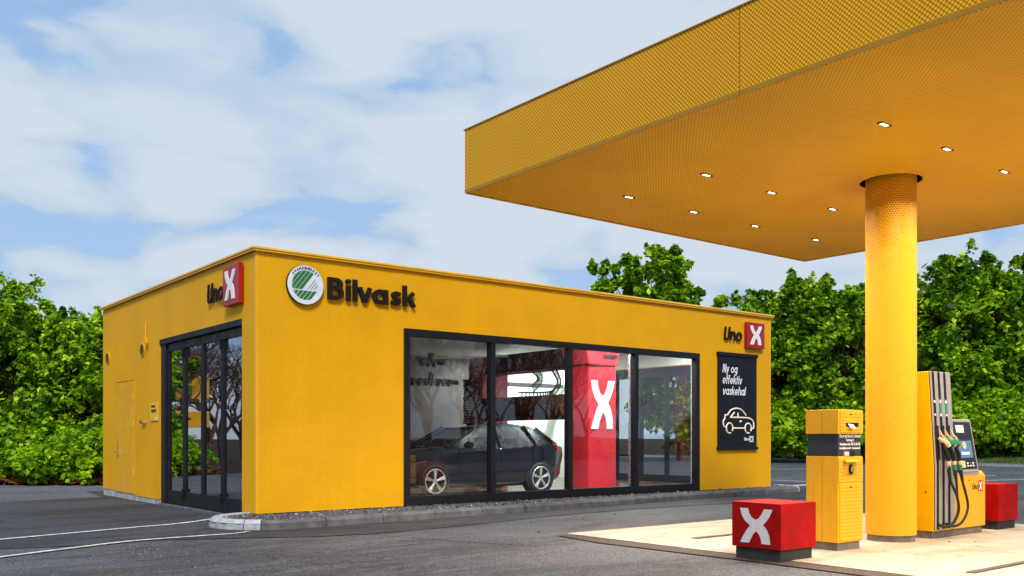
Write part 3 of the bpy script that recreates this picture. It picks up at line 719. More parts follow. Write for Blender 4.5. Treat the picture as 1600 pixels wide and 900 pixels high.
# poster
s = empty('poster', (17.5, BY0, 1.06), 'black framed wash advert with outlined car hung right of the wide window', 'poster')
build(MB().box(16.80, 18.20, BY0-.045, BY0-.004, 1.06, 3.22), 'panel', mat('poster_black', (.006, .008, .014), .55, 0, .25, .1, 3), s)
build(MB().box(16.77, 18.23, BY0-.075, BY0-.003, 3.19, 3.27), 'rail', M_frame, s, .008)
build(MB().box(16.77, 18.23, BY0-.075, BY0-.003, 1.02, 1.09), 'rail', M_frame, s, .008)
for tx, zz, wd in (('Ny og', 2.80, .53), ('effektiv', 2.545, .70), ('vaskehal', 2.29, .83)):
    stroke_text(tx, .20, .155, lambda u, v, d: (16.93+u, BY0-.045-d, zz+v), .001, .004, M_white, s, shear=.17, gap=.075, width=wd, joined=True)
def pp(pts, r=.016, n=4): return MB().tube([(16.80+a*1.4, BY0-.052, 1.06+b*2.16) for a, b in pts], r, 6)
def arc2(cx, cy, r, a0, a1, n=12, asp=1.4/2.16): return [(cx+r*math.cos(R(a0+(a1-a0)*k/n)), cy+r*asp*math.sin(R(a0+(a1-a0)*k/n))) for k in range(n+1)]
cm = MB()
def cadd(pts, n=5, r=.017):
    q = [(v.x, v.y) for v in tube_curve([(a, b, 0) for a, b in pts], n)] if n else pts
    m_ = pp(q, r); cm.add(m_.v, m_.f)
cadd([(.17, .225), (.12, .24), (.11, .29), (.15, .315)]); cadd([(.15, .315), (.16, .355), (.21, .355), (.30, .405), (.40, .425), (.52, .425), (.62, .40), (.70, .355)])
cadd([(.29, .33), (.33, .33), (.60, .33), (.78, .325), (.88, .30), (.91, .26), (.90, .215), (.85, .212)])
cadd([(.29, .33), (.33, .35), (.40, .385)]); cadd([(.49, .335), (.49, .38)], 0)
cadd([(.36, .215), (.66, .215)], 0); cadd([(.53, .288), (.58, .288)], 0, .02)
cadd(arc2(.27, .215, .085, -35, 290)  , 0); cadd(arc2(.76, .215, .085, -35, 290), 0)
build(cm, 'car_outline', M_outline_glow, s)
stroke_text('Uno', .075, .2, lambda u, v, d: (17.72+u, BY0-.045-d, 1.235+v), .001, .004, M_white, s, shear=.15, width=.17, joined=True)
build(MB().box(17.92, 18.07, BY0-.049, BY0-.0455, 1.20, 1.34), 'logo_square', M_white, s)
g = MB(); x_glyph(g, fr_front(17.945, BY0-.049, 1.22), 0, 0, .10, .10, .0005, .003); build(g, 'letter_x', M_black, s)

# ------------------------------------------------------------------ things inside the hall
M_redmach = mat('machine_red', (.62, .02, .035), .35, 0, .5, .05, 3)
# wash gantry
gx0, gx1 = 14.25, 15.12
G = empty('wash_gantry', (14.5, 17.4, .11), 'tall red wash gantry with a large white X standing behind the window', 'car wash machine')
c = MB().box(gx0, gx1, 15.25, 15.85, .12, 2.95); build(c, 'column', M_redmach, G, .03, label='near column with the white X')
c = MB(); c.hexa([(gx0-.12, 15.12, 2.95), (gx1+.02, 15.2, 2.95), (gx1+.02, 15.9, 2.95), (gx0-.12, 15.9, 2.95)], [(gx0-.3, 15.05, 3.45), (gx1+.02, 15.15, 3.45), (gx1+.02, 15.9, 3.45), (gx0-.3, 15.9, 3.45)])
build(c, 'head_cover', M_redmach, G, .03)
for k in range(2): build(MB().box(14.6+.05*k, 15.0, 15.085, 15.16, 3.12+.14*k, 3.18+.14*k), 'lamp_slot', M_black, G)
build(MB().box(gx0, gx1, 19.3, 19.9, .12, 3.4), 'column', M_redsign, G, .03, label='rear column')
build(MB().box(gx0+.1, gx1-.1, 15.9, 19.3, 2.95, 3.4), 'crossbeam', M_brush, G, .02)
g = MB(); x_glyph(g, fr_front(14.33, 15.25, 1.50), 0, 0, .72, 1.10, .002, .02); build(g, 'letter_x', M_white, G)
br = MB(); br.tube([(14.3, 15.95, 2.02), (14.3, 19.2, 2.02)], .30, 20); build(br, 'brush_roller', M_brush, G, 0, True)
build(MB().tube([(14.3, 15.88, 2.02), (14.3, 15.945, 2.02)], .16, 16), 'brush_hub', M_rubber, G)
for yy in (16.1, 19.2):
    bb = MB()
    for k in range(40): bb.add(*(lambda q: (q.v, q.f))(MB().tube([(13.9, yy, .2+.065*k), (13.9, yy, .25+.065*k)], .24+.03*random.random(), 12)))
    if yy > 18: build(bb, 'side_brush', M_brush, G)
# cable chain arcs and rail on the back
K = empty('cable_chain', (15.2, 19.0, 2.2), 'black curved cable carrier chain hanging from a rail above the car', 'cable chain')
def chain(pts, wd):
    mb = MB(); P = tube_curve(pts, 7)
    for i in range(len(P)-1):
        a, b = P[i], P[i+1]; t = (b-a)*.42; n = (b-a).normalized().cross(Vector((0, 1, 0))).normalized()*wd
        for s_ in (-1, 1): mb.tube([a+n*s_-t*.1, a+n*s_+t*2.2], .022, 5)
        mb.tube([a-n, a+n], .016, 4)
    return mb
build(chain([(14.95, 17.6, 3.3), (15.3, 17.6, 2.95), (15.42, 17.6, 2.7), (15.25, 17.6, 2.45), (14.9, 17.6, 2.37), (14.1, 17.6, 2.35)], .06), 'chain', M_rubber, K)
build(chain([(16.7, 20.6, 3.4), (17.2, 20.6, 3.2), (17.3, 20.6, 2.95), (17.0, 20.6, 2.7)], .09), 'chain', M_rubber, K)
build(MB().box(15.2, 18.5, 20.9, 21.0, 2.78, 2.9), 'rail', M_base, K)
build(MB().tube([(11.9, 18.0, 3.15), (13.6, 17.4, 3.25)], .02, 6), 'rod', M_silver, K)
# spray bars at the left
for zz, ww in ((2.98, .32), (2.55, .72)):
    q = empty('spray_bar', (11.3, 17.2, zz), ('upper short' if ww < .5 else 'lower long')+' dark spray bar hanging behind the left pane', 'spray bar')
    m_ = MB(); m_.tube([(11.3-ww, 17.2, zz), (11.3+ww, 17.2, zz)], .05, 8); m_.tube([(11.3, 17.2, zz), (11.3, 17.2, zz+.2)], .07, 8)
    for k in range(int(ww*12)): m_.box(11.3-ww+.06+k*.16, 11.3-ww+.12+k*.16, 17.15, 17.25, zz-.1, zz+.06)
    build(m_, 'bar', M_rubber, q)
# guide column in front of far door
q = empty('guard_post', (16.2, 16.1, .11), 'slim bright steel post standing inside the right panes', 'post')
build(MB().tube([(15.2, 14.9, .11), (15.2, 14.9, 3.5)], .035, 12), 'post', M_steel, q, 0, True)
q['label'] = 'slim bright steel post standing just behind the third mullion'

# ------------------------------------------------------------------ cars
def make_car(loc, label, mp, group=None, sx=1., zf=.12):
    """hatchback with its nose to -X, 4.3 long, origin at floor centre"""
    root = empty('parked_car', loc, label, 'car', group); OFF[root] = Vector((0, 0, 0))
    W = .90
    # body stations: x, bottom, sill width, belt z, belt width, top z (hood or belt)
    st = [(-2.15, .42, .55, .55, .62, .62), (-2.05, .25, .72, .62, .78, .72), (-1.75, .20, .84, .70, .86, .84), (-1.2, .19, .87, .80, .90, .96), (-.75, .19, .88, .88, .90, 1.02),
          (0, .18, .88, .93, .90, 1.0), (.8, .18, .88, .97, .90, 1.03), (1.4, .20, .87, 1.0, .89, 1.06), (1.8, .24, .82, 1.02, .85, 1.08), (2.02, .30, .74, .98, .80, 1.04), (2.12, .42, .66, .82, .72, .90)]
    st = [tuple(v) for v in st]; m = MB(); K = 11
    for x, b, ws, bz, bw, tz in st:
        prof = [(0, b), (ws*.9, b), (ws, b+.10), (W*ws/.88, (b+bz)/2), (bw, bz), (bw*.80, tz-.01), (0, tz)]
        full = prof+[(-p, q) for p, q in prof[-2:0:-1]]; K = len(full)
        for p, q in full: m.v.append((x, p, q))
    for i in range(len(st)-1):
        for k in range(K): m.f.append((i*K+k, (i+1)*K+k, (i+1)*K+(k+1) % K, i*K+(k+1) % K))
    m.f.append(tuple(range(K))); m.f.append(tuple((len(st)-1)*K+k for k in range(K))[::-1])
    body = build(m, 'body', mp, root, 0, True, ang=50)
    # greenhouse
    gs = [(-.95, .99, .70, .99, .66), (-.55, .98, .78, 1.20, .66), (-.15, .97, .80, 1.40, .60), (.2, .96, .80, 1.47, .58), (.8, .98, .80, 1.48, .58), (1.35, 1.0, .78, 1.42, .56), (1.7, 1.02, .74, 1.30, .55), (1.98, 1.02, .68, 1.06, .60)]
    g = MB(); r = MB()
    for x, b, wb, t, wt in gs:
        g.v += [(x, wb, b), (x, wt, t-.03), (x, -wt, t-.03), (x, -wb, b)]
        r.v += [(x, wt+.02, t-.05), (x, wt-.08, t), (x, -wt+.08, t), (x, -wt-.02, t-.05)]
    for i in range(len(gs)-1):
        for k in range(4): g.f.append((i*4+k, (i+1)*4+k, (i+1)*4+(k+1) % 4, i*4+(k+1) % 4))
    g.f += [(0, 1, 2, 3), tuple((len(gs)-1)*4+k for k in (3, 2, 1, 0))]
    for i in range(2, len(gs)-2):
        for k in range(4): r.f.append((i*4+k, (i+1)*4+k, (i+1)*4+(k+1) % 4, i*4+(k+1) % 4))
    build(g, 'glasshouse', M_dglass, root, 0, True, ang=30); build(r, 'roof', mp, root, 0, True, ang=30)
    for s_ in (1, -1):
        for a, b in (((-.95, .72, .99), (-.15, .615, 1.41)), ((.35, .81, .97), (.32, .605, 1.44)), ((1.35, .79, 1.0), (1.1, .60, 1.44)), ((1.95, .70, 1.03), (1.45, .585, 1.39))):
            build(MB().tube([(a[0], a[1]*s_, a[2]), (b[0], b[1]*s_, b[2])], .028, 6), 'roof_pillar', mp, root)
    for s_ in (1, -1):
        for xx, zt in ((-.78, .93), (.28, .95), (1.12, .98)):
            build(MB().tube([(xx, .872*s_, .30), (xx+.01, .904*s_, .58), (xx+.01, .906*s_, zt)], .0055, 4), 'door_seam', M_black, root)
        mi = MB().tube([(-.62, .88*s_, 1.02), (-.60, 1.0*s_, 1.04), (-.60, 1.09*s_, 1.04)], [.04, .08, .06], 10); build(mi, 'mirror', mp, root, 0, True)
        tl = MB().hexa([(1.86, .66*s_, .90), (2.04, .60*s_, .90), (2.10, .58*s_, .90), (1.90, .86*s_, .90)], [(1.80, .66*s_, 1.05), (2.0, .58*s_, 1.05), (2.04, .56*s_, 1.05), (1.84, .84*s_, 1.05)]); build(tl, 'tail_light', M_tail, root)
        hl = MB().hexa([(-2.06, .50*s_, .60), (-1.9, .82*s_, .62), (-1.7, .80*s_, .64), (-1.9, .5*s_, .64)], [(-2.02, .50*s_, .72), (-1.86, .82*s_, .76), (-1.6, .80*s_, .80), (-1.8, .5*s_, .78)]); build(hl, 'headlight', M_dglass if s_ < 0 else M_dglass, root)
        build(MB().tube([(-.1, .907*s_, .90), (.12, .907*s_, .90)], .012, 6), 'door_handle', M_steel, root)
        for x in (-1.34, 1.34):
            ar = MB().disc((x, .70*s_, .34), (0, s_, 0), .375, .19, 28); build(ar, 'wheel_arch', M_rubber, root)
            ty = MB(); yo = .92*s_; yi = .70*s_
            prof = [(.235, .92), (.30, .925), (.325, .90), (.33, .80), (.325, .71)]
            n = 28; v = []
            for rr, yy in prof:
                for k in range(n): v.append((x+rr*math.cos(2*math.pi*k/n), yy*s_, .33+rr*math.sin(2*math.pi*k/n)))
            f = [(i*n+k, i*n+(k+1) % n, (i+1)*n+(k+1) % n, (i+1)*n+k) for i in range(len(prof)-1) for k in range(n)]
            ty.add(v, f); wh = build(ty, 'wheel', M_rubber, root, 0, True)
            rm = MB(); ring = [(x+.235*math.cos(2*math.pi*k/28), .915*s_, .33+.235*math.sin(2*math.pi*k/28)) for k in range(28)]
            rm.tube(ring, .016, 6, closed=True)
            for q in range(5):
                a = 2*math.pi*(q+.25)/5
                for da in (-.10, .10):
                    rm.tube([(x+.04*math.cos(a), .90*s_, .33+.04*math.sin(a)), (x+.225*math.cos(a+da), .91*s_, .33+.225*math.sin(a+da))], [.022, .020], 5)
            rm.disc((x, .885*s_, .33), (0, s_, 0), .05, .03, 14); build(rm, 'rim', M_rim, wh)
            build(MB().disc((x, .80*s_, .33), (0, s_, 0), .23, .03, 20), 'brake_disc', M_base, wh)
    return root
car = make_car((11.30, 15.92, .12), 'dark blue hatchback inside the wash hall behind the window', M_carpaint)

# ------------------------------------------------------------------ kerb and gravel round the building
arcp = [(5.72, 14.08)]
cxk, cyk, rk = 5.78, 13.18, .90
for k in range(0, 11):
    a = R(95+175*k/10); arcp.append((cxk+rk*math.cos(a), cyk+rk*math.sin(a)))
arcL = sum(math.dist(arcp[i], arcp[i+1]) for i in range(len(arcp)-1))
front = [(5.78+k, 12.29+.068*k) for k in range(1, 14)]
endp = [(19.25+.0, 13.21), (19.55, 13.36), (19.68, 13.62), (19.7, 14.2), (19.7, 22.0)]
kerb_path = arcp+front+endp
kr = kerb_run(kerb_path, .19, .13, M_concrete_d, 'rounded kerb of pale and grey stones edging the gravel bed round the building',
         step=1.0, stone_mats=lambda k, s: M_concrete_l if s < 2.2 or 15.4 < s < 17.2 else M_concrete_d, chamfer=.05, breaks=(1.0, 2.25))
kr_pts = kerb_path
sheet('gravel_bed', [(x, y) for x, y in arcp]+front+endp+[(18.9, 22), (18.8, 13.8), (5.8, 13.8)], .085, M_blackm)
# gravel stones
def inside_front(x, y):
    if y > BY0-.0 and x > BX0-.0 and x < BX1: return False
    if x >= 5.78: yl = 12.29+.068*(x-5.78)+.2; return y > yl and y < BY0+.02 or (x > BX1 and x < 19.5 and y > yl)
    return (x-cxk)**2+(y-cyk)**2 < (rk-.2)**2
ico = bmesh.new(); bmesh.ops.create_icosphere(ico, subdivisions=1, radius=1)
iv = np.array([v.co[:] for v in ico.verts]); ifc = [tuple(v.index for v in f.verts) for f in ico.faces]; ico.free()
oct_v = np.array([(1,0,0),(0,1,0),(-1,0,0),(0,-1,0),(0,0,1),(0,0,-1)], float); oct_f = [(0,1,4),(1,2,4),(2,3,4),(3,0,4),(1,0,5),(2,1,5),(3,2,5),(0,3,5)]
gv = []; gf = []; n = 0
while n < 9000:
    x = random.uniform(5.0, 19.5); y = random.uniform(12.3, 14.3)
    if not inside_front(x, y): continue
    r = random.uniform(.012, .03); sc = np.array([random.uniform(.7, 1.3), random.uniform(.7, 1.3), random.uniform(.5, .9)])*r
    a = random.uniform(0, 6.28); ca, sa = math.cos(a), math.sin(a)
    v = (oct_v+rng.normal(0, .12, oct_v.shape))*sc; v = np.c_[v[:, 0]*ca-v[:, 1]*sa, v[:, 0]*sa+v[:, 1]*ca, v[:, 2]]+np.array([x, y, .09+random.uniform(0, .022)])
    gv += v.tolist(); gf += [tuple(i+6*n for i in f) for f in oct_f]; n += 1
mbg = MB(); mbg.v = gv; mbg.f = gf
tag(build(mbg, 'gravel', M_gravel), 'dark grey gravel filling the strip between the kerb and the yellow wall', 'gravel', kind='stuff')
def leaf_litter(name, n, fpos, size, m, label, cat='leaves'):
    v = []; f = []
    for i in range(n):
        x, y, z = fpos(); s_ = size*random.uniform(.5, 1.3); a = random.uniform(0, 6.28); t = Vector((math.cos(a), math.sin(a), random.uniform(-.3, .5)))
        b = Vector((-math.sin(a), math.cos(a), random.uniform(-.4, .6))); p = Vector((x, y, z))
        v += [tuple(p-t*s_), tuple(p+b*s_*.55), tuple(p+t*s_+Vector((0, 0, s_*.4))), tuple(p-b*s_*.55+Vector((0, 0, s_*.3)))]; f.append((4*i, 4*i+1, 4*i+2, 4*i+3))
    mb = MB(); mb.v = v; mb.f = f; return tag(build(mb, name, m), label, cat, kind='stuff')
def lp():
    while True:
        x = random.uniform(5.1, 19.4); y = random.uniform(12.4, 13.7)
        if inside_front(x, y): return (x, y, .125)
leaf_litter('fallen_leaves', 60, lp, .045, M_dry, 'few brown fallen leaves lying on the gravel strip')
sv = []; sfc = []
for i in range(110):
    px = random.choice((random.gauss(255, 60), random.gauss(900, 110), random.uniform(-50, 1500))); py = random.gauss(857, 14); x, y = gp(px, max(835, py)); r_ = random.uniform(.003, .008)
    sv += [(x+a*r_, y+b*r_, .004+(c+.7)*r_*.8) for a, b, c in oct_v]; sfc += [tuple(k+6*i for k in f) for f in oct_f]
mbs_ = MB(); mbs_.v = sv; mbs_.f = sfc
tag(build(mbs_, 'loose_stones', M_concrete_l), 'tiny pale loose stones scattered over the asphalt in the foreground', 'stones', kind='stuff')
leaf_litter('scattered_leaves', 34, lambda: (random.uniform(2, 14), random.uniform(5, 13), .015) , .025, M_dry, 'stray brown leaves lying on the asphalt')
def lp2():
    px = random.uniform(-420, 168); d = random.uniform(25.4, 27.4); x, y = at(px, d); return (x, y, .02+random.uniform(0, .10)+.08*(d-25.4))
leaf_litter('leaf_litter', 5200, lp2, .11, M_dry, 'brown leaf litter and bark chips under the left hedge', 'leaf litter')
def lp3():
    y = random.uniform(4, 44); return (50.0+random.uniform(-1.4, 1.5), y, .42+random.uniform(0, .2))
leaf_litter('dead_leaves', 2500, lp3, .16, M_dry, 'brown dead leaves under the hedge beyond the grass verge', 'leaf litter')

# ------------------------------------------------------------------ canopy
CX0, CX1, CY1, CYN, CZ0, CZ1 = 7.10, 14.77, 10.0, -3.2, 4.55, 5.37
CC = (11.04, 6.22)
C = empty('fuel_canopy', (CC[0], CC[1], 0), 'large flat yellow forecourt canopy of perforated sheet on a single round column', 'canopy')
sf = MB(); hs = .6; nn = 48; rh = .37; zf = CZ0
x0, x1, y0, y1 = CC[0]-hs, CC[0]+hs, CC[1]-hs, CC[1]+hs
X0, X1, Y0, Y1 = CX0+.03, CX1-.03, CYN+.03, CY1-.03
for a in ((X0, x0, Y0, Y1), (x1, X1, Y0, Y1), (x0, x1, Y0, y0), (x0, x1, y1, Y1)): sf.add([(a[0], a[2], zf), (a[0], a[3], zf), (a[1], a[3], zf), (a[1], a[2], zf)], [(0, 1, 2, 3)])
ci = []; sq = []
for k in range(nn):
    t = 2*math.pi*k/nn; c_, s_ = math.cos(t), math.sin(t); m_ = max(abs(c_), abs(s_)); ci.append((CC[0]+rh*c_, CC[1]+rh*s_, zf)); sq.append((CC[0]+hs*c_/m_, CC[1]+hs*s_/m_, zf))
sf.add(ci+sq, [(k, (k+1) % nn, nn+(k+1) % nn, nn+k) for k in range(nn)])
build(sf, 'soffit', M_soffit, C)
build(MB().lathe((CC[0], CC[1], 0), [(rh, CZ0+.001), (rh, CZ0+.3)], 48, False), 'collar', M_black, C)
build(MB().box(CX0+.05, CX1-.05, CYN+.05, CY1-.05, CZ0+.3, CZ1-.06), 'roof_deck', M_base, C)
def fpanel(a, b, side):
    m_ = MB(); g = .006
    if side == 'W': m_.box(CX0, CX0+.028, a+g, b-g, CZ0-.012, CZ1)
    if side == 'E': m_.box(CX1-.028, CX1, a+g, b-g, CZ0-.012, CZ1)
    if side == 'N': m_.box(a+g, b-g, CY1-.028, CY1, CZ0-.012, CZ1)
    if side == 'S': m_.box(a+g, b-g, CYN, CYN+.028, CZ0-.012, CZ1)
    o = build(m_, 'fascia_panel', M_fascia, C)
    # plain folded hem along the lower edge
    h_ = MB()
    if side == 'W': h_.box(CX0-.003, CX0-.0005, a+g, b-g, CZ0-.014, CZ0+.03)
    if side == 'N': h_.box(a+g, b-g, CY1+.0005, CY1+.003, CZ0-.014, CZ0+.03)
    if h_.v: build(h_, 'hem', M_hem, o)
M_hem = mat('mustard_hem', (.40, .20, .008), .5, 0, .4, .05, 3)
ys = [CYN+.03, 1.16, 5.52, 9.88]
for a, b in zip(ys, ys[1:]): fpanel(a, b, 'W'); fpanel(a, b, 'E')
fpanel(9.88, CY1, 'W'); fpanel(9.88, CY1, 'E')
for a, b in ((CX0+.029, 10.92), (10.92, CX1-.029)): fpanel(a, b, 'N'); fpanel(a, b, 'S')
build(MB().box(CX0+.03, CX0+.035, CYN+.06, CY1-.06, CZ0+.01, CZ1-.02), 'backing_sheet', M_base, C)
cap = MB()
for a in ((CX0-.012, CX0+.05, CYN-.012, CY1+.012), (CX1-.05, CX1+.012, CYN-.012, CY1+.012), (CX0+.0501, CX1-.0501, CY1-.05, CY1+.012), (CX0+.0501, CX1-.0501, CYN-.012, CYN+.05)): cap.box(*a, CZ1+.0005, CZ1+.014)
build(cap, 'top_edge', M_hem, C)
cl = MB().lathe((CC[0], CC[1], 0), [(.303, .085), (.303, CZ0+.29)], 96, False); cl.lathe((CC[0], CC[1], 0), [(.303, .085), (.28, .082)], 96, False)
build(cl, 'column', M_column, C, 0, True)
build(MB().lathe((CC[0], CC[1], 0), [(.285, .0), (.285, .0845)], 64), 'column_base', M_basem, C, 0, True)
build(MB().box(CC[0]-.004+.303*math.cos(R(-28)), CC[0]+.004+.303*math.cos(R(-28)), CC[1]+.303*math.sin(R(-28))-.004, CC[1]+.303*math.sin(R(-28))+.004, .09, 4.5), 'column_seam', M_yel, C)
# canopy lamps
def lamp_label(i, j):
    row = ['northern edge', 'second row from the edge', 'row beside the column', 'row nearest the camera'][min(j, 3)]
    return row
first = None; lamps = []
for j, yy in enumerate((8.80, 7.47, 5.12, 2.5, 1.2, -.2)):
    for i, xx in enumerate((8.96, 10.28, 11.70, 13.30)):
        if yy == 7.47 and False: continue
        lamps.append((i, j, xx, yy))
names_i = ['nearest the left fascia', 'second from the left fascia', 'third from the left fascia', 'farthest from the left fascia']
names_j = ['row at the far canopy edge', 'second row from the far canopy edge', 'row just before the column', 'row past the column', 'next row outward', 'outermost row']
def lamp_at(x, y): return Vector((x, y, CZ0))
lr = empty('ceiling_lamp', (0, 0, CZ0), 'x', 'lamp', 'recessed lamps in the canopy soffit')
OFF[lr] = Vector((0, 0, 0))
fb = MB(); fb.box(-.10, .10, -.026, -.020, -.010, -.0005); fb.box(-.10, .10, .020, .026, -.010, -.0005); fb.box(-.10, -.066, -.0199, .0199, -.010, -.0005); fb.box(.066, .10, -.0199, .0199, -.010, -.0005)
build(fb, 'frame', M_base, lr); build(MB().box(-.0655, .0655, -.0195, .0195, -.008, -.002), 'diffuser', M_lamp, lr)
Ld = bpy.data.lights.new('lamp_beam', 'AREA'); Ld.shape = 'RECTANGLE'; Ld.size = .22; Ld.size_y = .10; Ld.energy = 44; Ld.color = (1, .86, .68); Ld.spread = R(150)
lo = bpy.data.objects.new('lamp_beam', Ld); col.objects.link(lo); lo.parent = lr; lo.location = (0, 0, -.02)
km = kidmap()
for q, (i, j, xx, yy) in enumerate(lamps):
    o = lr if q == 0 else copy_tree(lr, km)
    o.location = (xx, yy, CZ0); o['label'] = 'lit recessed canopy lamp, '+names_i[i]+', '+names_j[j]

# ------------------------------------------------------------------ red bollard boxes
def red_box(x0, y0, label, wx=.63, wy=.63, ht=.61, glyph=True):
    r = empty('barrier_block', (x0+wx/2, y0+wy/2, 0), label, 'bollard block', 'red blocks guarding the pump island')
    build(MB().box(x0, x0+wx, y0, y0+wy, .125, ht), 'body', M_red, r, .006)
    build(MB().box(x0+.03, x0+wx-.03, y0+.03, y0+wy-.03, .0, .125), 'base', M_base, r, .004)
    if glyph:
        fn = fr_side(x0, y0+wy, 0)
        for m_, d0, d1, g in ((M_black, .0005, .002, .006), (M_whitex, .0022, .004, 0)):
            q = MB(); x_glyph(q, fn, .12-g, .175-g, .41+2*g, .37+2*g, d0, d1); build(q, 'letter_x' if g == 0 else 'letter_recess', m_, r)
    return r
red_box(8.14, 5.80, 'red block with a large white X at the near end of the pump island')
red_box(13.39, 5.94, 'plain red block at the far end of the island behind the pump', .61, .63, .645, False)

# ------------------------------------------------------------------ pay terminal
tx0, tx1, ty0, ty1 = 9.46, 9.96, 5.97, 6.39
P = empty('payment_terminal', ((tx0+tx1)/2, (ty0+ty1)/2, 0), 'tall yellow payment terminal with a black band and white lettering beside the column', 'payment terminal')
build(MB().box(tx0+.02, tx1-.02, ty0+.02, ty1-.02, 0, .095), 'base', M_basem, P, .003)
M_term = mat('terminal_yellow', (.84, .42, .003), .42, 0, .45, .02, 3)
ym = (ty0+ty1)/2
for a, b in ((ty0, ym-.002), (ym+.002, ty1)): build(MB().box(tx0+(.0 if a < ym else .001), tx1, a, b, .095, 1.085), 'cabinet', M_term, P, .004)
build(MB().box(tx0+.012, tx1-.012, ty0+.012, ty1-.012, 1.0851, 1.345), 'band', mat('terminal_band', (.028, .034, .044), .6, 0, .4, .1, 90), P, .003)
for a, b in ((ty0, ym-.002), (ym+.002, ty1)): build(MB().box(tx0-.004, tx1+.004, a-.004*(a < ym), b+.004*(a > ym), 1.3455, 1.625), 'top_cabinet', M_term, P, .005)
# door panels on the front
build(MB().box(tx0+.03, tx1-.002, ty0-.010, ty0-.0005, .115, .78), 'service_door', M_term, P, .003)
build(MB().box(tx0+.005, tx1-.002, ty0-.010, ty0-.0005, .79, 1.075), 'reader_panel', M_term, P, .003)
build(MB().box(tx0+.03, tx1-.002, ty0-.012, ty0-.0045, 1.36, 1.61), 'service_door', M_term, P, .003)
for a, b in ((ty0+.03, .045),): pass
build(MB().box(tx0-.006, tx0-.0005, ty0+.05, ty0+.10, .10, .78), 'cover_strip', M_term, P, .002)
build(MB().box(tx0-.006, tx0-.0005, ty1-.09, ty1-.02, .10, .78), 'cover_strip', M_term, P, .002)
# lines of small perforations
d = MB(); fn = fr_front(tx0, ty0-.010, 0)
for r_ in range(15):
    for c_ in range(20): d.prism([(.05+c_*.021, .16+r_*.04), (.063+c_*.021, .16+r_*.04), (.063+c_*.021, .166+r_*.04), (.05+c_*.021, .166+r_*.04)], fn, .0003, .001)
for r_ in range(6):
    for c_ in list(range(4))+list(range(17, 21)): d.prism([(.035+c_*.021, .82+r_*.04), (.048+c_*.021, .82+r_*.04), (.048+c_*.021, .828+r_*.04), (.035+c_*.021, .828+r_*.04)], fn, .0003, .001)
for r_ in range(6):
    for c_ in range(20):
        if 1 <= r_ <= 3 and 4 < c_ < 15: continue
        d.prism([(.04+c_*.021, 1.385+r_*.037), (.053+c_*.021, 1.385+r_*.037), (.053+c_*.021, 1.392+r_*.037), (.04+c_*.021, 1.392+r_*.037)], fn, .0022, .003)
po = build(d, 'perforations', mat('perforation_shadow', (.35, .15, .004), .8), P, kind='stuff')
for zz, yy in ((.75, ty0-.010), (1.59, ty0-.012)):
    build(MB().disc((tx0+.24, yy-.0005, zz-.02), (0, -1, 0), .011, .006, 12), 'lock', M_black, P)
build(MB().box(tx0+.14, tx0+.40, ty0-.0145, ty0-.0125, 1.43, 1.475), 'receipt_slot', M_black, P)
rc = MB().hexa([(tx0+.18, ty0-.05, 1.415), (tx0+.28, ty0-.055, 1.40), (tx0+.28, ty0-.052, 1.40), (tx0+.18, ty0-.047, 1.415)], [(tx0+.17, ty0-.016, 1.465), (tx0+.29, ty0-.016, 1.455), (tx0+.29, ty0-.0148, 1.455), (tx0+.17, ty0-.0148, 1.465)])
build(rc, 'receipt_flap', M_white, P)
# reader recess with hood
build(MB().box(tx0+.10, tx0+.36, ty0-.0125, ty0-.0105, .86, 1.02), 'reader_recess', mat('recess_yellow', (.66, .30, .004), .5), P)
build(MB().hexa([(tx0+.09, ty0-.055, 1.02), (tx0+.37, ty0-.055, 1.02), (tx0+.37, ty0-.0105, 1.02), (tx0+.09, ty0-.0105, 1.02)], [(tx0+.09, ty0-.045, 1.04), (tx0+.37, ty0-.045, 1.04), (tx0+.37, ty0-.0105, 1.05), (tx0+.09, ty0-.0105, 1.05)]), 'reader_hood', M_term, P, .003)
rd = MB().prism([(.035*math.cos(2*math.pi*k/24), .058*math.sin(2*math.pi*k/24)) for k in range(24)], lambda u, v, d_: (tx0+.23+u, ty0-.0125-d_, .935+v), .0003, .02); rdo = build(rd, 'card_reader', M_black, P)
build(MB().box(tx0+.216, tx0+.244, ty0-.036, ty0-.0328, .91, .965), 'reader_window', M_silver, rdo)
fn = fr_front(tx0+.012, ty0+.012, 0)
for tx, zz, sz in (('Du er på Uno-X i Allerød', 1.305, .050), ('Solvang 3', 1.262, .040), ('Kundeservice 70 12 56 78', 1.214, .040), ('kunde@unoxe.dk · www.unox.dk', 1.170, .035)):
    mb, (a, b) = text_mb(tx, sz, lambda u, v, d_: (u, v, d_), .0008, .0025, .0012, 1.); wdt = b-a; k = min(1., .43/wdt)
    mb.v = [fn(.25+(u-(a+b)/2)*k, zz+v, d_) for u, v, d_ in mb.v]; build(mb, 'lettering', M_white, P)
build(MB().box(tx0+.13, tx0+.22, ty0-.004, ty0+.0115, 1.09, 1.14), 'paper_sticker', M_whitex, P)
build(MB().box(tx0+.225, tx0+.34, ty0-.004, ty0+.0115, 1.09, 1.14), 'coin_slot', M_black, P)

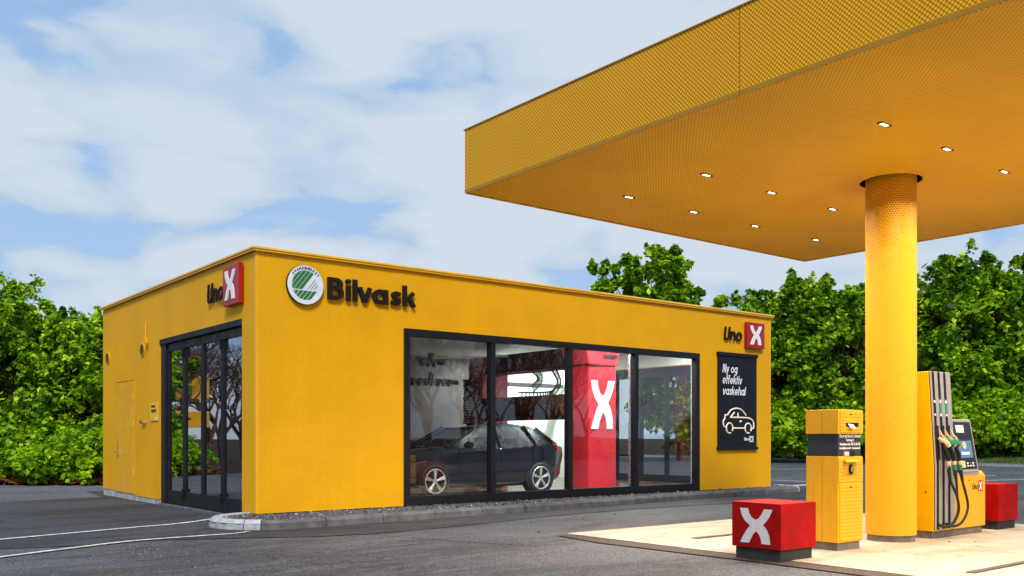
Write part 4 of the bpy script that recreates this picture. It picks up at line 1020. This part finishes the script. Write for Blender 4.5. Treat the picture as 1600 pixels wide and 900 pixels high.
# ------------------------------------------------------------------ fuel pump
PXa, PXb, PXc, PYm = 11.55, 12.08, 12.97, 6.36
D = empty('fuel_pump', (12.2, PYm, 0), 'yellow fuel dispenser with three nozzles, looping black hoses and a card terminal', 'fuel pump')
build(MB().box(PXa+.02, PXc-.04, PYm-.40, PYm+.40, 0, .10), 'base', M_basem, D, .004)
tw = MB(); prof = [(.43, .10), (.43, .95), (.36, 2.155), (-.36, 2.155), (-.43, .95), (-.43, .10)]
tw.prism([(a, b) for a, b in prof], lambda u, v, d_: (PXa+d_, PYm+u, v), 0, PXb-PXa); build(tw, 'tower', M_yel_gloss, D, .006)
cb = MB().box(PXb+.001, PXc, PYm-.43, PYm+.43, .10, .79); cb.hexa([(PXb+.001, PYm-.43, .7901), (PXc, PYm-.43, .7901), (PXc, PYm+.43, .7901), (PXb+.001, PYm+.43, .7901)], [(PXb+.001, PYm-.39, .85), (PXc-.02, PYm-.39, .85), (PXc-.02, PYm+.39, .85), (PXb+.001, PYm+.39, .85)])
build(cb, 'cabinet', M_yel, D, .008)
def yface(z):      # half-width of the tower at height z
    return .43 if z < .95 else .43-(.07)*(z-.95)/1.205
def pump_side(s_):
    F = lambda x, z, out: (PXa+x, PYm+s_*(yface(z)+out), z)
    def strip(x0, x1, z0, z1, o0, o1, name, m, par=D, bev=0.):
        mb = MB(); zs = sorted({z0, z1}|({.95} if z0 < .95 < z1 else set()))
        for a, b in zip(zs, zs[1:]):
            mb.hexa([F(x0, a, o1), F(x1, a, o1), F(x1, a, o0), F(x0, a, o0)], [F(x0, b, o1), F(x1, b, o1), F(x1, b, o0), F(x0, b, o0)])
        return build(mb, name, m, par, bev)
    strip(.012, .525, .12, 2.15, .0005, .008, 'hose_panel', M_black)
    for a, b in ((.01, .045), (.115, .19), (.265, .34), (.415, .528)): strip(a, b, .12, 2.16, .009, .022, 'silver_post', M_silver, bev=.004)
    slots = (.08, .228, .378)
    for i, x in enumerate(slots):
        strip(x-.030, x+.030, 1.57, 1.80, .0085, .02, 'fuel_label', M_black if i == 0 else M_green)
        strip(x-.018, x+.018, 1.75, 1.785, .0205, .023, 'label_badge', M_white); strip(x-.018, x+.018, 1.585, 1.61, .0205, .023, 'label_badge', M_white)
        strip(x-.044, x+.046, 1.02, 1.46, .0085, .034, 'nozzle_boot', M_black, bev=.004)
        nz = empty  # placeholder
        y1_, y2_, y3_ = .06, .11, .15
        bc = M_beige if i == 0 else M_green
        body = MB().tube([F(x-.005, 1.30, .05), F(x+.02, 1.27, .08), F(x+.075, 1.225, .115), F(x+.10, 1.205, .12)], [.020, .034, .036, .030], 10)
        bo = build(body, 'nozzle', bc, D, 0, True)
        build(MB().tube([F(x+.10, 1.205, .12), F(x+.112, 1.195, .125)], [.034, .026], 10), 'nozzle_ring', M_beige if i else M_white, bo)
        build(MB().tube([F(x-.02, 1.40, .07), F(x+.005, 1.33, .09), F(x+.045, 1.275, .125)], [.010, .013, .010], 6), 'lever', M_beige, bo)
        build(MB().tube(tube_curve([F(x+.02, 1.24, .08), F(x+.05, 1.17, .09), F(x+.07, 1.10, .11), F(x+.075, 1.0, .12)], 4), [.026]*13, 8), 'swivel', M_black, bo)
        build(MB().tube([F(x+.075, 1.00, .12), F(x+.078, .955, .12)], [.027, .026], 10), 'coupling', M_beige, bo)
        build(MB().tube([F(x+.078, .95, .12), F(x+.082, .94 if i == 0 else .885, .12)], .027, 10), 'coupling_band', M_green if i else M_beige, bo)
        if i < 2: pth = [F(x+.082, .90, .12), F(x+.11, .74, .13), F(.33+.01*i, .55, .14), F(.37+.015*i, .38, .14), F(.33+.015*i, .25, .12), F(.22+.02*i, .165, .10), F(.09+.03*i, .165, .07), F(.06+.05*i, .19, .04)]
        else: pth = [F(x+.082, .90, .12), F(x+.13, .72, .13), F(.60, .55, .13), F(.65, .40, .13), F(.60, .27, .12), F(.48, .18, .11), F(.34, .155, .08), F(.24, .19, .04)]
        cc_ = tube_curve(pth, 7); build(MB().tube(cc_, .0165, 8), 'hose', M_rubber, bo, 0, True)
        build(MB().tube([cc_[0], cc_[3], cc_[6]], [.026, .024, .019], 8), 'hose_sleeve', M_rubber, bo, 0, True)
    # card terminal leaning back on the low cabinet
    def cons(x, z, out):      # x from PXb, z above .80
        return (PXb+.05+x, PYm+s_*(.40-(z-.80)*.17+out), z)
    def cs(x0, x1, z0, z1, o0, o1, name, m, par=D, bev=0.):
        mb = MB().hexa([cons(x0, z0, o1), cons(x1, z0, o1), cons(x1, z0, o0), cons(x0, z0, o0)], [cons(x0, z1, o1), cons(x1, z1, o1), cons(x1, z1, o0), cons(x0, z1, o0)]); return build(mb, name, m, par, bev)
    hd = cs(0, .68, .80, 1.55, -.20, .03, 'card_terminal', M_silver, bev=.015)
    cs(.045, .635, .84, 1.515, .0305, .034, 'terminal_face', M_base, hd)
    cs(.07, .61, 1.32, 1.49, .0345, .038, 'display', M_dglass, hd)
    cs(.20, .42, 1.37, 1.47, .0385, .040, 'display_panel', M_scr2, hd)
    cs(.19, .56, 1.03, 1.26, .0345, .040, 'screen', M_screen, hd)
    mbd = MB().prism([(.05*math.cos(2*math.pi*k/20), .05*math.sin(2*math.pi*k/20)) for k in range(20)], lambda u, v, d_: cons(.36+u, 1.20+v, d_), .0405, .042); build(mbd, 'screen_mark', M_beige, hd)
    cs(.25, .47, 1.075, 1.11, .0405, .042, 'screen_text', M_white, hd)
    cs(.12, .27, .90, .99, .0345, .06, 'card_slot', M_beige, hd, .004)
    cs(.32, .58, .90, .99, .0345, .038, 'keypad', M_black, hd)
    for a in range(3):
        for b in range(2): cs(.35+.075*a, .39+.075*a, .915+.035*b, .935+.035*b, .0385, .044, 'key', M_green if a == 1 and b else M_white, hd)
    cs(.10, .60, .845, .875, .0345, .05, 'tray', M_silver, hd)
    # logo and lock
    fn = (lambda u, v, d_: (PXb+u, PYm-.43-d_, v)) if s_ < 0 else (lambda u, v, d_: (PXc-u+.0, PYm+.43+d_, v))
    stroke_text('Uno', .085, .14, lambda u, v, d_: fn(.51+u, .60+v, d_), .0005, .002, M_letter, D, shear=.15, width=.155, joined=True)
    build(MB().prism([(.685, .575), (.80, .575), (.80, .72), (.685, .72)], fn, .0005, .003), 'logo_plate', M_redsign, D)
    g = MB(); x_glyph(g, fn, .705, .59, .075, .115, .0032, .005); build(g, 'letter_x', M_white, D)
    build(MB().prism([(.42+.012*math.cos(k*.785), .73+.012*math.sin(k*.785)) for k in range(8)], fn, .0005, .004), 'lock', M_black, D)
pump_side(-1); pump_side(1)
build(MB().disc((PXa-.0005, PYm-.33, .60), (-1, 0, 0), .012, .005, 10), 'lock', M_black, D)
# drains in the pad
def grate(x0, x1, y0, y1, label):
    r = empty('drain_grate', ((x0+x1)/2, (y0+y1)/2, 0), label, 'drain'); build(MB().box(x0, x1, y0, y1, .0055, .008), 'channel', M_base, r)
    nb = int((x1-x0)/.05)
    for k in range(nb): build_cache(r, x0+.05*k+.01, (y0+y1)/2, y1-y0-.02)
_bar = {}
def build_cache(r, x, yc, ln):
    if 'm' not in _bar:
        mb = MB().box(0, .022, -.5, .5, 0, .006); me = bpy.data.meshes.new('grate_bar'); me.from_pydata(mb.v, [], mb.f); me.materials.append(M_basem); _bar['m'] = me
    o = bpy.data.objects.new('grate_bar', _bar['m']); col.objects.link(o); o.parent = r; o.location = Vector((x, yc, .0085))-OFF[r]; o.scale = (1, ln, 1)
gx, gy = gp(1515, 896)
grate(gx, gx+3.0, gy-.05, gy+.05, 'long metal drain grate in the pad in front of the pump')
gx2, gy2 = gp(1085, 842)
grate(gx2, gx2+2.4, gy2-.06, gy2+.06, 'narrow drain grate in the bright pad behind the red X block')

# ------------------------------------------------------------------ trees
def crown_mesh(seed, W, H, z0, n_cl, per, leaf, flat=.0, spread=.62, ragged=0):
    r = np.random.default_rng(seed)
    cs = []
    while len(cs) < n_cl:
        p = r.uniform(-1, 1, 3); q = math.sqrt(p[0]**2+p[1]**2+p[2]**2)
        if q > 1 or q < .35: continue
        h = (p[2]+1)/2
        wz = 1.0 if h < .55 else 1.0-(h-.55)*.75
        cs.append((p[0]*W/2*wz, p[1]*W/2*wz, z0+h*H, r.uniform(.55, 1.15)))
    for _ in range(ragged):      # loose sprays that stick out of the top
        a = r.uniform(0, 6.28); rr = r.uniform(.1, .5)*W; cs.append((rr*math.cos(a), rr*math.sin(a), z0+H*r.uniform(.82, 1.12)-rr*.35, r.uniform(.3, .55)))
        cs.append((rr*math.cos(a)*.8, rr*math.sin(a)*.8, z0+H*r.uniform(.7, .95)-rr*.3, r.uniform(.3, .5)))
    cs = np.array(cs); idx = np.repeat(np.arange(len(cs)), per); n = len(idx)
    out = cs[:, :3]-np.array([0, 0, z0+H*.35]); out /= np.linalg.norm(out, axis=1)[:, None]+1e-6
    out = out+r.normal(0, .55, out.shape)+np.array([0, 0, .35]); out /= np.linalg.norm(out, axis=1)[:, None]
    rad = cs[idx, 3]*spread; d = r.normal(0, 1, (n, 3)); al = r.uniform(-1, 1, n)
    # every clump is a handful of sprays: short arching shoots carrying leaves
    ns = 7; sh = r.integers(0, ns, n); sd = r.normal(0, 1, (len(cs), ns, 3)); sd = sd*.85+out[:, None, :]; sd /= np.linalg.norm(sd, axis=2)[:, :, None]
    so = r.normal(0, .38, (len(cs), ns, 3)); tt = r.uniform(-.2, 1, n); dd = sd[idx, sh]
    P = cs[idx, :3]+so[idx, sh]*rad[:, None]+dd*(tt*rad*1.15)[:, None]+d*(rad*.17*(1.25-tt))[:, None]; P[:, 2] -= (tt**2)*rad*.25; P[:, 2] = np.maximum(P[:, 2], .05)
    d /= np.linalg.norm(d, axis=1)[:, None]
    nrm = d*.7+dd*.2+np.array([0, 0, .6])+r.normal(0, .5, (n, 3)); nrm /= np.linalg.norm(nrm, axis=1)[:, None]
    ref = r.normal(0, 1, (n, 3)); t = np.cross(nrm, ref); t /= np.linalg.norm(t, axis=1)[:, None]; b = np.cross(nrm, t)
    s = leaf*r.uniform(.45, 1.45, n)[:, None]
    v = np.stack([P-t*s, P+b*s*.62-nrm*s*.12, P+t*s-nrm*s*.25, P-b*s*.62-nrm*s*.12], 1).reshape(-1, 3)
    me = bpy.data.meshes.new('crown'); me.vertices.add(4*n); me.vertices.foreach_set('co', v.ravel())
    me.loops.add(4*n); me.loops.foreach_set('vertex_index', np.arange(4*n)); me.polygons.add(n)
    me.polygons.foreach_set('loop_start', np.arange(0, 4*n, 4)); me.polygons.foreach_set('loop_total', np.full(n, 4)); me.update(calc_edges=True)
    return me, cs
def trunk_mesh(cs, z0, r0, k, seed, h):
    rr = random.Random(seed); mb = MB(); top = Vector((rr.uniform(-.3, .3), rr.uniform(-.3, .3), h))
    mb.tube(tube_curve([(0, 0, -.2), (.05, -.04, h*.3), (rr.uniform(-.2, .2), .1, h*.65), top], 4), [r0*(1-.75*i/12) for i in range(13)], 7)
    for i in rr.sample(range(len(cs)), min(k, len(cs))):
        c = Vector(cs[i][:3]); s = Vector((0, 0, max(.3, c.z*.45))); mid = s.lerp(c, .5)+Vector((rr.uniform(-.2, .2), rr.uniform(-.2, .2), .15))
        mb.tube([s, mid, c], [r0*.35, r0*.2, r0*.07], 5)
    return mb
VAR = {}
def variant(key, *a, m=M_leaf, trunk=(.16, 26)):
    me, cs = crown_mesh(*a); me.materials.append(m); tb = trunk_mesh(cs, a[3], trunk[0], trunk[1], a[0], a[3]+a[2]*.75)
    tm = bpy.data.meshes.new('trunk'); tm.from_pydata(tb.v, [], tb.f); tm.materials.append(M_bark); VAR[key] = (me, tm)
# near hedge trees (left), fine leaves
variant('L1', 1, 5.0, 5.4, .5, 48, 380, .10, 0, .74, 9)
variant('L2', 2, 4.4, 4.8, .4, 42, 380, .10, 0, .74, 11)
variant('R1', 3, 6.6, 9.0, 1.2, 58, 330, .165, 0, .98, 16)
variant('R2', 4, 6.0, 8.4, 1.0, 54, 330, .165, 0, .98, 18)
variant('R3', 5, 7.0, 9.5, 1.4, 60, 330, .17, 0, .98, 16)
variant('S1', 6, 6.4, 5.6, 1.8, 20, 240, .16, 0, .72, 20)
variant('B1', 7, 3.4, 1.6, .05, 30, 260, .085, 0, .6, 4, m=M_leaf2, trunk=(.04, 22))
variant('B2', 8, 3.8, 2.6, .05, 36, 300, .12, 0, .75, 5, m=M_leaf2, trunk=(.05, 22))
def tree(key, px, d, s=1., rot=0., z=0., label='', name='tree', cat='tree', group=None, sz=1.):
    x, y = at(px, d); r = empty(name, (x, y, z), label, cat, group); r.rotation_euler = (0, 0, rot); r.scale = (s, s, s*sz)
    for nm, me in zip(('crown', 'trunk'), VAR[key]):
        o = bpy.data.objects.new(nm, me); col.objects.link(o); o.parent = r
    return r
G1 = 'leafy trees left of the building'
ll = [('L1', -120, 28.5, 1.0, 0, 'bushy green tree beyond the left edge of the hedge row'), ('L1', 30, 28.6, .96, 1.2, 'tallest broad green tree left of the building'), ('L2', 128, 27.8, .90, 2.3, 'loose-topped green tree close to the left corner of the building'),
      ('L2', -60, 31.0, 1.0, 4.0, 'dark green tree set back behind the left hedge'), ('L1', 78, 31.5, .84, 3.1, 'dark green tree behind the two left trees'), ('L2', 185, 30, .92, .5, 'green tree half hidden behind the left end of the building'),
      ('L2', 5, 32.5, 1.0, 5.0, 'dark green tree at the very back of the left hedge'), ('L1', 150, 33.5, .86, 2.0, 'dark green tree at the back beside the building edge'), ('L1', -240, 29.5, 1.0, 2.6, 'green tree farthest out on the left')]
for k, px, d, s, rt, lb in ll: tree(k, px, d, s, rt, 0, lb, group=G1)
for i, (px, d) in enumerate(((-200, 26.6), (-110, 26.5), (-40, 26.7), (20, 26.6), (75, 26.9), (125, 26.6), (165, 26.9))):
    tree('B1', px, d, .95, i*1.3, .05, 'low bright green bush at the foot of the left hedge, number %s from the left' % ['one', 'two', 'three', 'four', 'five', 'six', 'seven'][i], 'bush', 'bush', 'low bushes under the left trees')
tops = [('R2', 1100, 55, .60), ('R1', 1178, 55, .90), ('R3', 1215, 50, .80), ('R2', 1262, 52, .98), ('R1', 1312, 48, .84), ('R2', 1345, 53, .92), ('R3', 1405, 50, .82), ('R1', 1450, 51, .88), ('R2', 1505, 49, 1.04), ('R3', 1545, 52, .92), ('R1', 1590, 49, .98), ('R2', 1650, 50, 1.12), ('R3', 1710, 51, 1.1)]
where = ['low tree just showing over the right end of the roof', 'green tree touching the right end of the building', 'green tree right of the poster corner', 'green tree directly above the payment terminal', 'green tree just left of the column', 'green tree hidden behind the column', 'green tree just right of the column', 'green tree behind the top of the fuel pump', 'green tree right of the fuel pump tower', 'tall green tree above the card terminal', 'tallest green tree at the right edge', 'green tree just outside the right edge', 'green tree farther outside the right edge']
for i, (k, px, d, s) in enumerate(tops): tree(k, px, d, s, i*1.7, .45, where[i], group='leafy trees beyond the road')
for i, px in enumerate((1195, 1285, 1375, 1470, 1560, 1660)):
    tree('R%d' % (1+i % 3), px, 58, .86, i*2.1, .5, 'dark green tree in the second row, '+['first', 'second', 'third', 'fourth', 'fifth', 'sixth'][i]+' from the building', group='back row of trees beyond the road')
tree('S1', 1012, 46, 1.06, .6, 2.6, 'sparse tree with ragged top rising over the middle of the roof')
tree('R2', 1060, 52, .80, .9, 0.0, 'rounded green tree low behind the roof, right of the sparse tree')
for i, px in enumerate((1205, 1250, 1300, 1350, 1400, 1450, 1500, 1545, 1590, 1640)):
    tree('B2', px, 49.0-(i*.3), 1.15, i*1.1, .38, 'bright green bush at the foot of the far trees, number %s from the building' % ['one', 'two', 'three', 'four', 'five', 'six', 'seven', 'eight', 'nine', 'ten'][i], 'bush', 'bush', 'bushes along the far verge')

# bare winter trees standing round the rest of the site (seen mirrored in the glass)
def bare_mesh(seed, H):
    rr = random.Random(seed); mb = MB()
    def grow(p, dr, ln, r, lv):
        q = p+dr*ln*.5+Vector((rr.uniform(-1, 1), rr.uniform(-1, 1), rr.uniform(-.3, .6)))*ln*.07; e_ = p+dr*ln
        mb.tube([p, q, e_], [r, r*.85, r*.66], 6 if lv < 2 else 3, caps=False)
        if lv >= 6: return
        for _ in range(rr.choice((2, 3, 3))):
            a = Vector((rr.gauss(0, 1), rr.gauss(0, 1), rr.gauss(.35, .6))).normalized()
            grow(e_ if rr.random() < .7 else q, (dr*.9+a*.62).normalized(), ln*rr.uniform(.62, .86), r*.62, lv+1)
    grow(Vector((0, 0, -.1)), Vector((0, 0, 1)), H*.24, H*.018, 0)
    me = bpy.data.meshes.new('trunk'); me.from_pydata(mb.v, [], mb.f); me.materials.append(M_bark2); return me
BV = [bare_mesh(21+i, 12) for i in range(3)]
def bare(x, y, s, rot, i, label):
    r = empty('bare_tree', (x, y, 0), label, 'tree', 'leafless trees round the forecourt'); o = bpy.data.objects.new('trunk', BV[i % 3]); col.objects.link(o); o.parent = r
    r.scale = (s,)*3; r.rotation_euler = (0, 0, rot)
q = 0
ordn = ['first', 'second', 'third', 'fourth', 'fifth', 'sixth', 'seventh', 'eighth', 'ninth', 'tenth', 'eleventh', 'twelfth', 'thirteenth', 'fourteenth', 'fifteenth', 'sixteenth']
for x, y in ((25, -14), (28, -17), (30, -15), (32, -19), (34.5, -16), (36, -21), (38.5, -17), (40, -23), (42.5, -19), (46, -25), (52, -34), (64, -38)):
    bare(x, y, 1.0+.14*math.sin(q*2), q*1.1, q, 'leafless brown tree across the street mirrored in the wide window, %s along the row' % ordn[q]); q += 1
for i, (x, y) in enumerate(((-3.0, 43), (-5.4, 47), (-7.5, 50), (-1.0, 44), (-9.5, 52), (-4.2, 52), (-6.5, 55))):
    bare(x, y, .9, q*1.3, q, 'leafless brown tree on the lot edge mirrored in the folding door, %s of its group' % ordn[i]); q += 1
bk = MB(); n = 60
for k in range(n+1):
    x = 14+60*k/n; hh = 1.1+.5*mnoise(Vector((x*.3, 0, 0)))+.3*mnoise(Vector((x*1.1, 5, 0)))
    bk.v += [(x, -11.6, -.05), (x, -12.6, hh*.7), (x, -14, hh), (x, -18, hh*1.1), (x, -26, -.05)]
for k in range(n):
    for i in range(4): a = 5*k+i; bk.f.append((a, a+5, a+6, a+1))
build(bk, 'earth_bank', M_brush, kind='structure')
for i, (x, y) in enumerate(((50, -15), (54, -15.4), (58, -15.8), (62, -16), (66, -16.4))):
    r = tree('B2', 0, 1, .95, i, 0, 'green bush on the earth bank across the street, %s from the left' % ordn[i], 'bush', 'bush', 'bushes on the bank across the street'); r.location = (x, y, .6)
for i, (x, y) in enumerate(((-4.5, 56), (-1.5, 54), (2.5, 55))):
    r = tree('L1', 0, 1, 1.1, i*1.4, 0, 'dark green tree far behind the left lot, %s of three' % ordn[i], group='trees far behind the left lot'); r.location = (x, y, 0)
c2 = make_car((-2.5, 47.5, 0), 'silver parked car on the left lot outside the frame, mirrored in the folding door', M_carpaint2)
ps = empty('price_sign', (-3.6, 45.3, 0), 'yellow twin-panel road sign on a dark post beyond the left lot, mirrored in the door', 'sign')
build(MB().box(-3.7, -3.5, 45.2, 45.4, 0, 4.6), 'post', M_base, ps)
build(MB().box(-4.9, -3.2, 45.05, 45.19, 3.2, 4.3), 'panel', M_yel, ps, .02); build(MB().box(-4.9, -3.2, 45.05, 45.19, 1.8, 2.6), 'panel', M_yel, ps, .02)
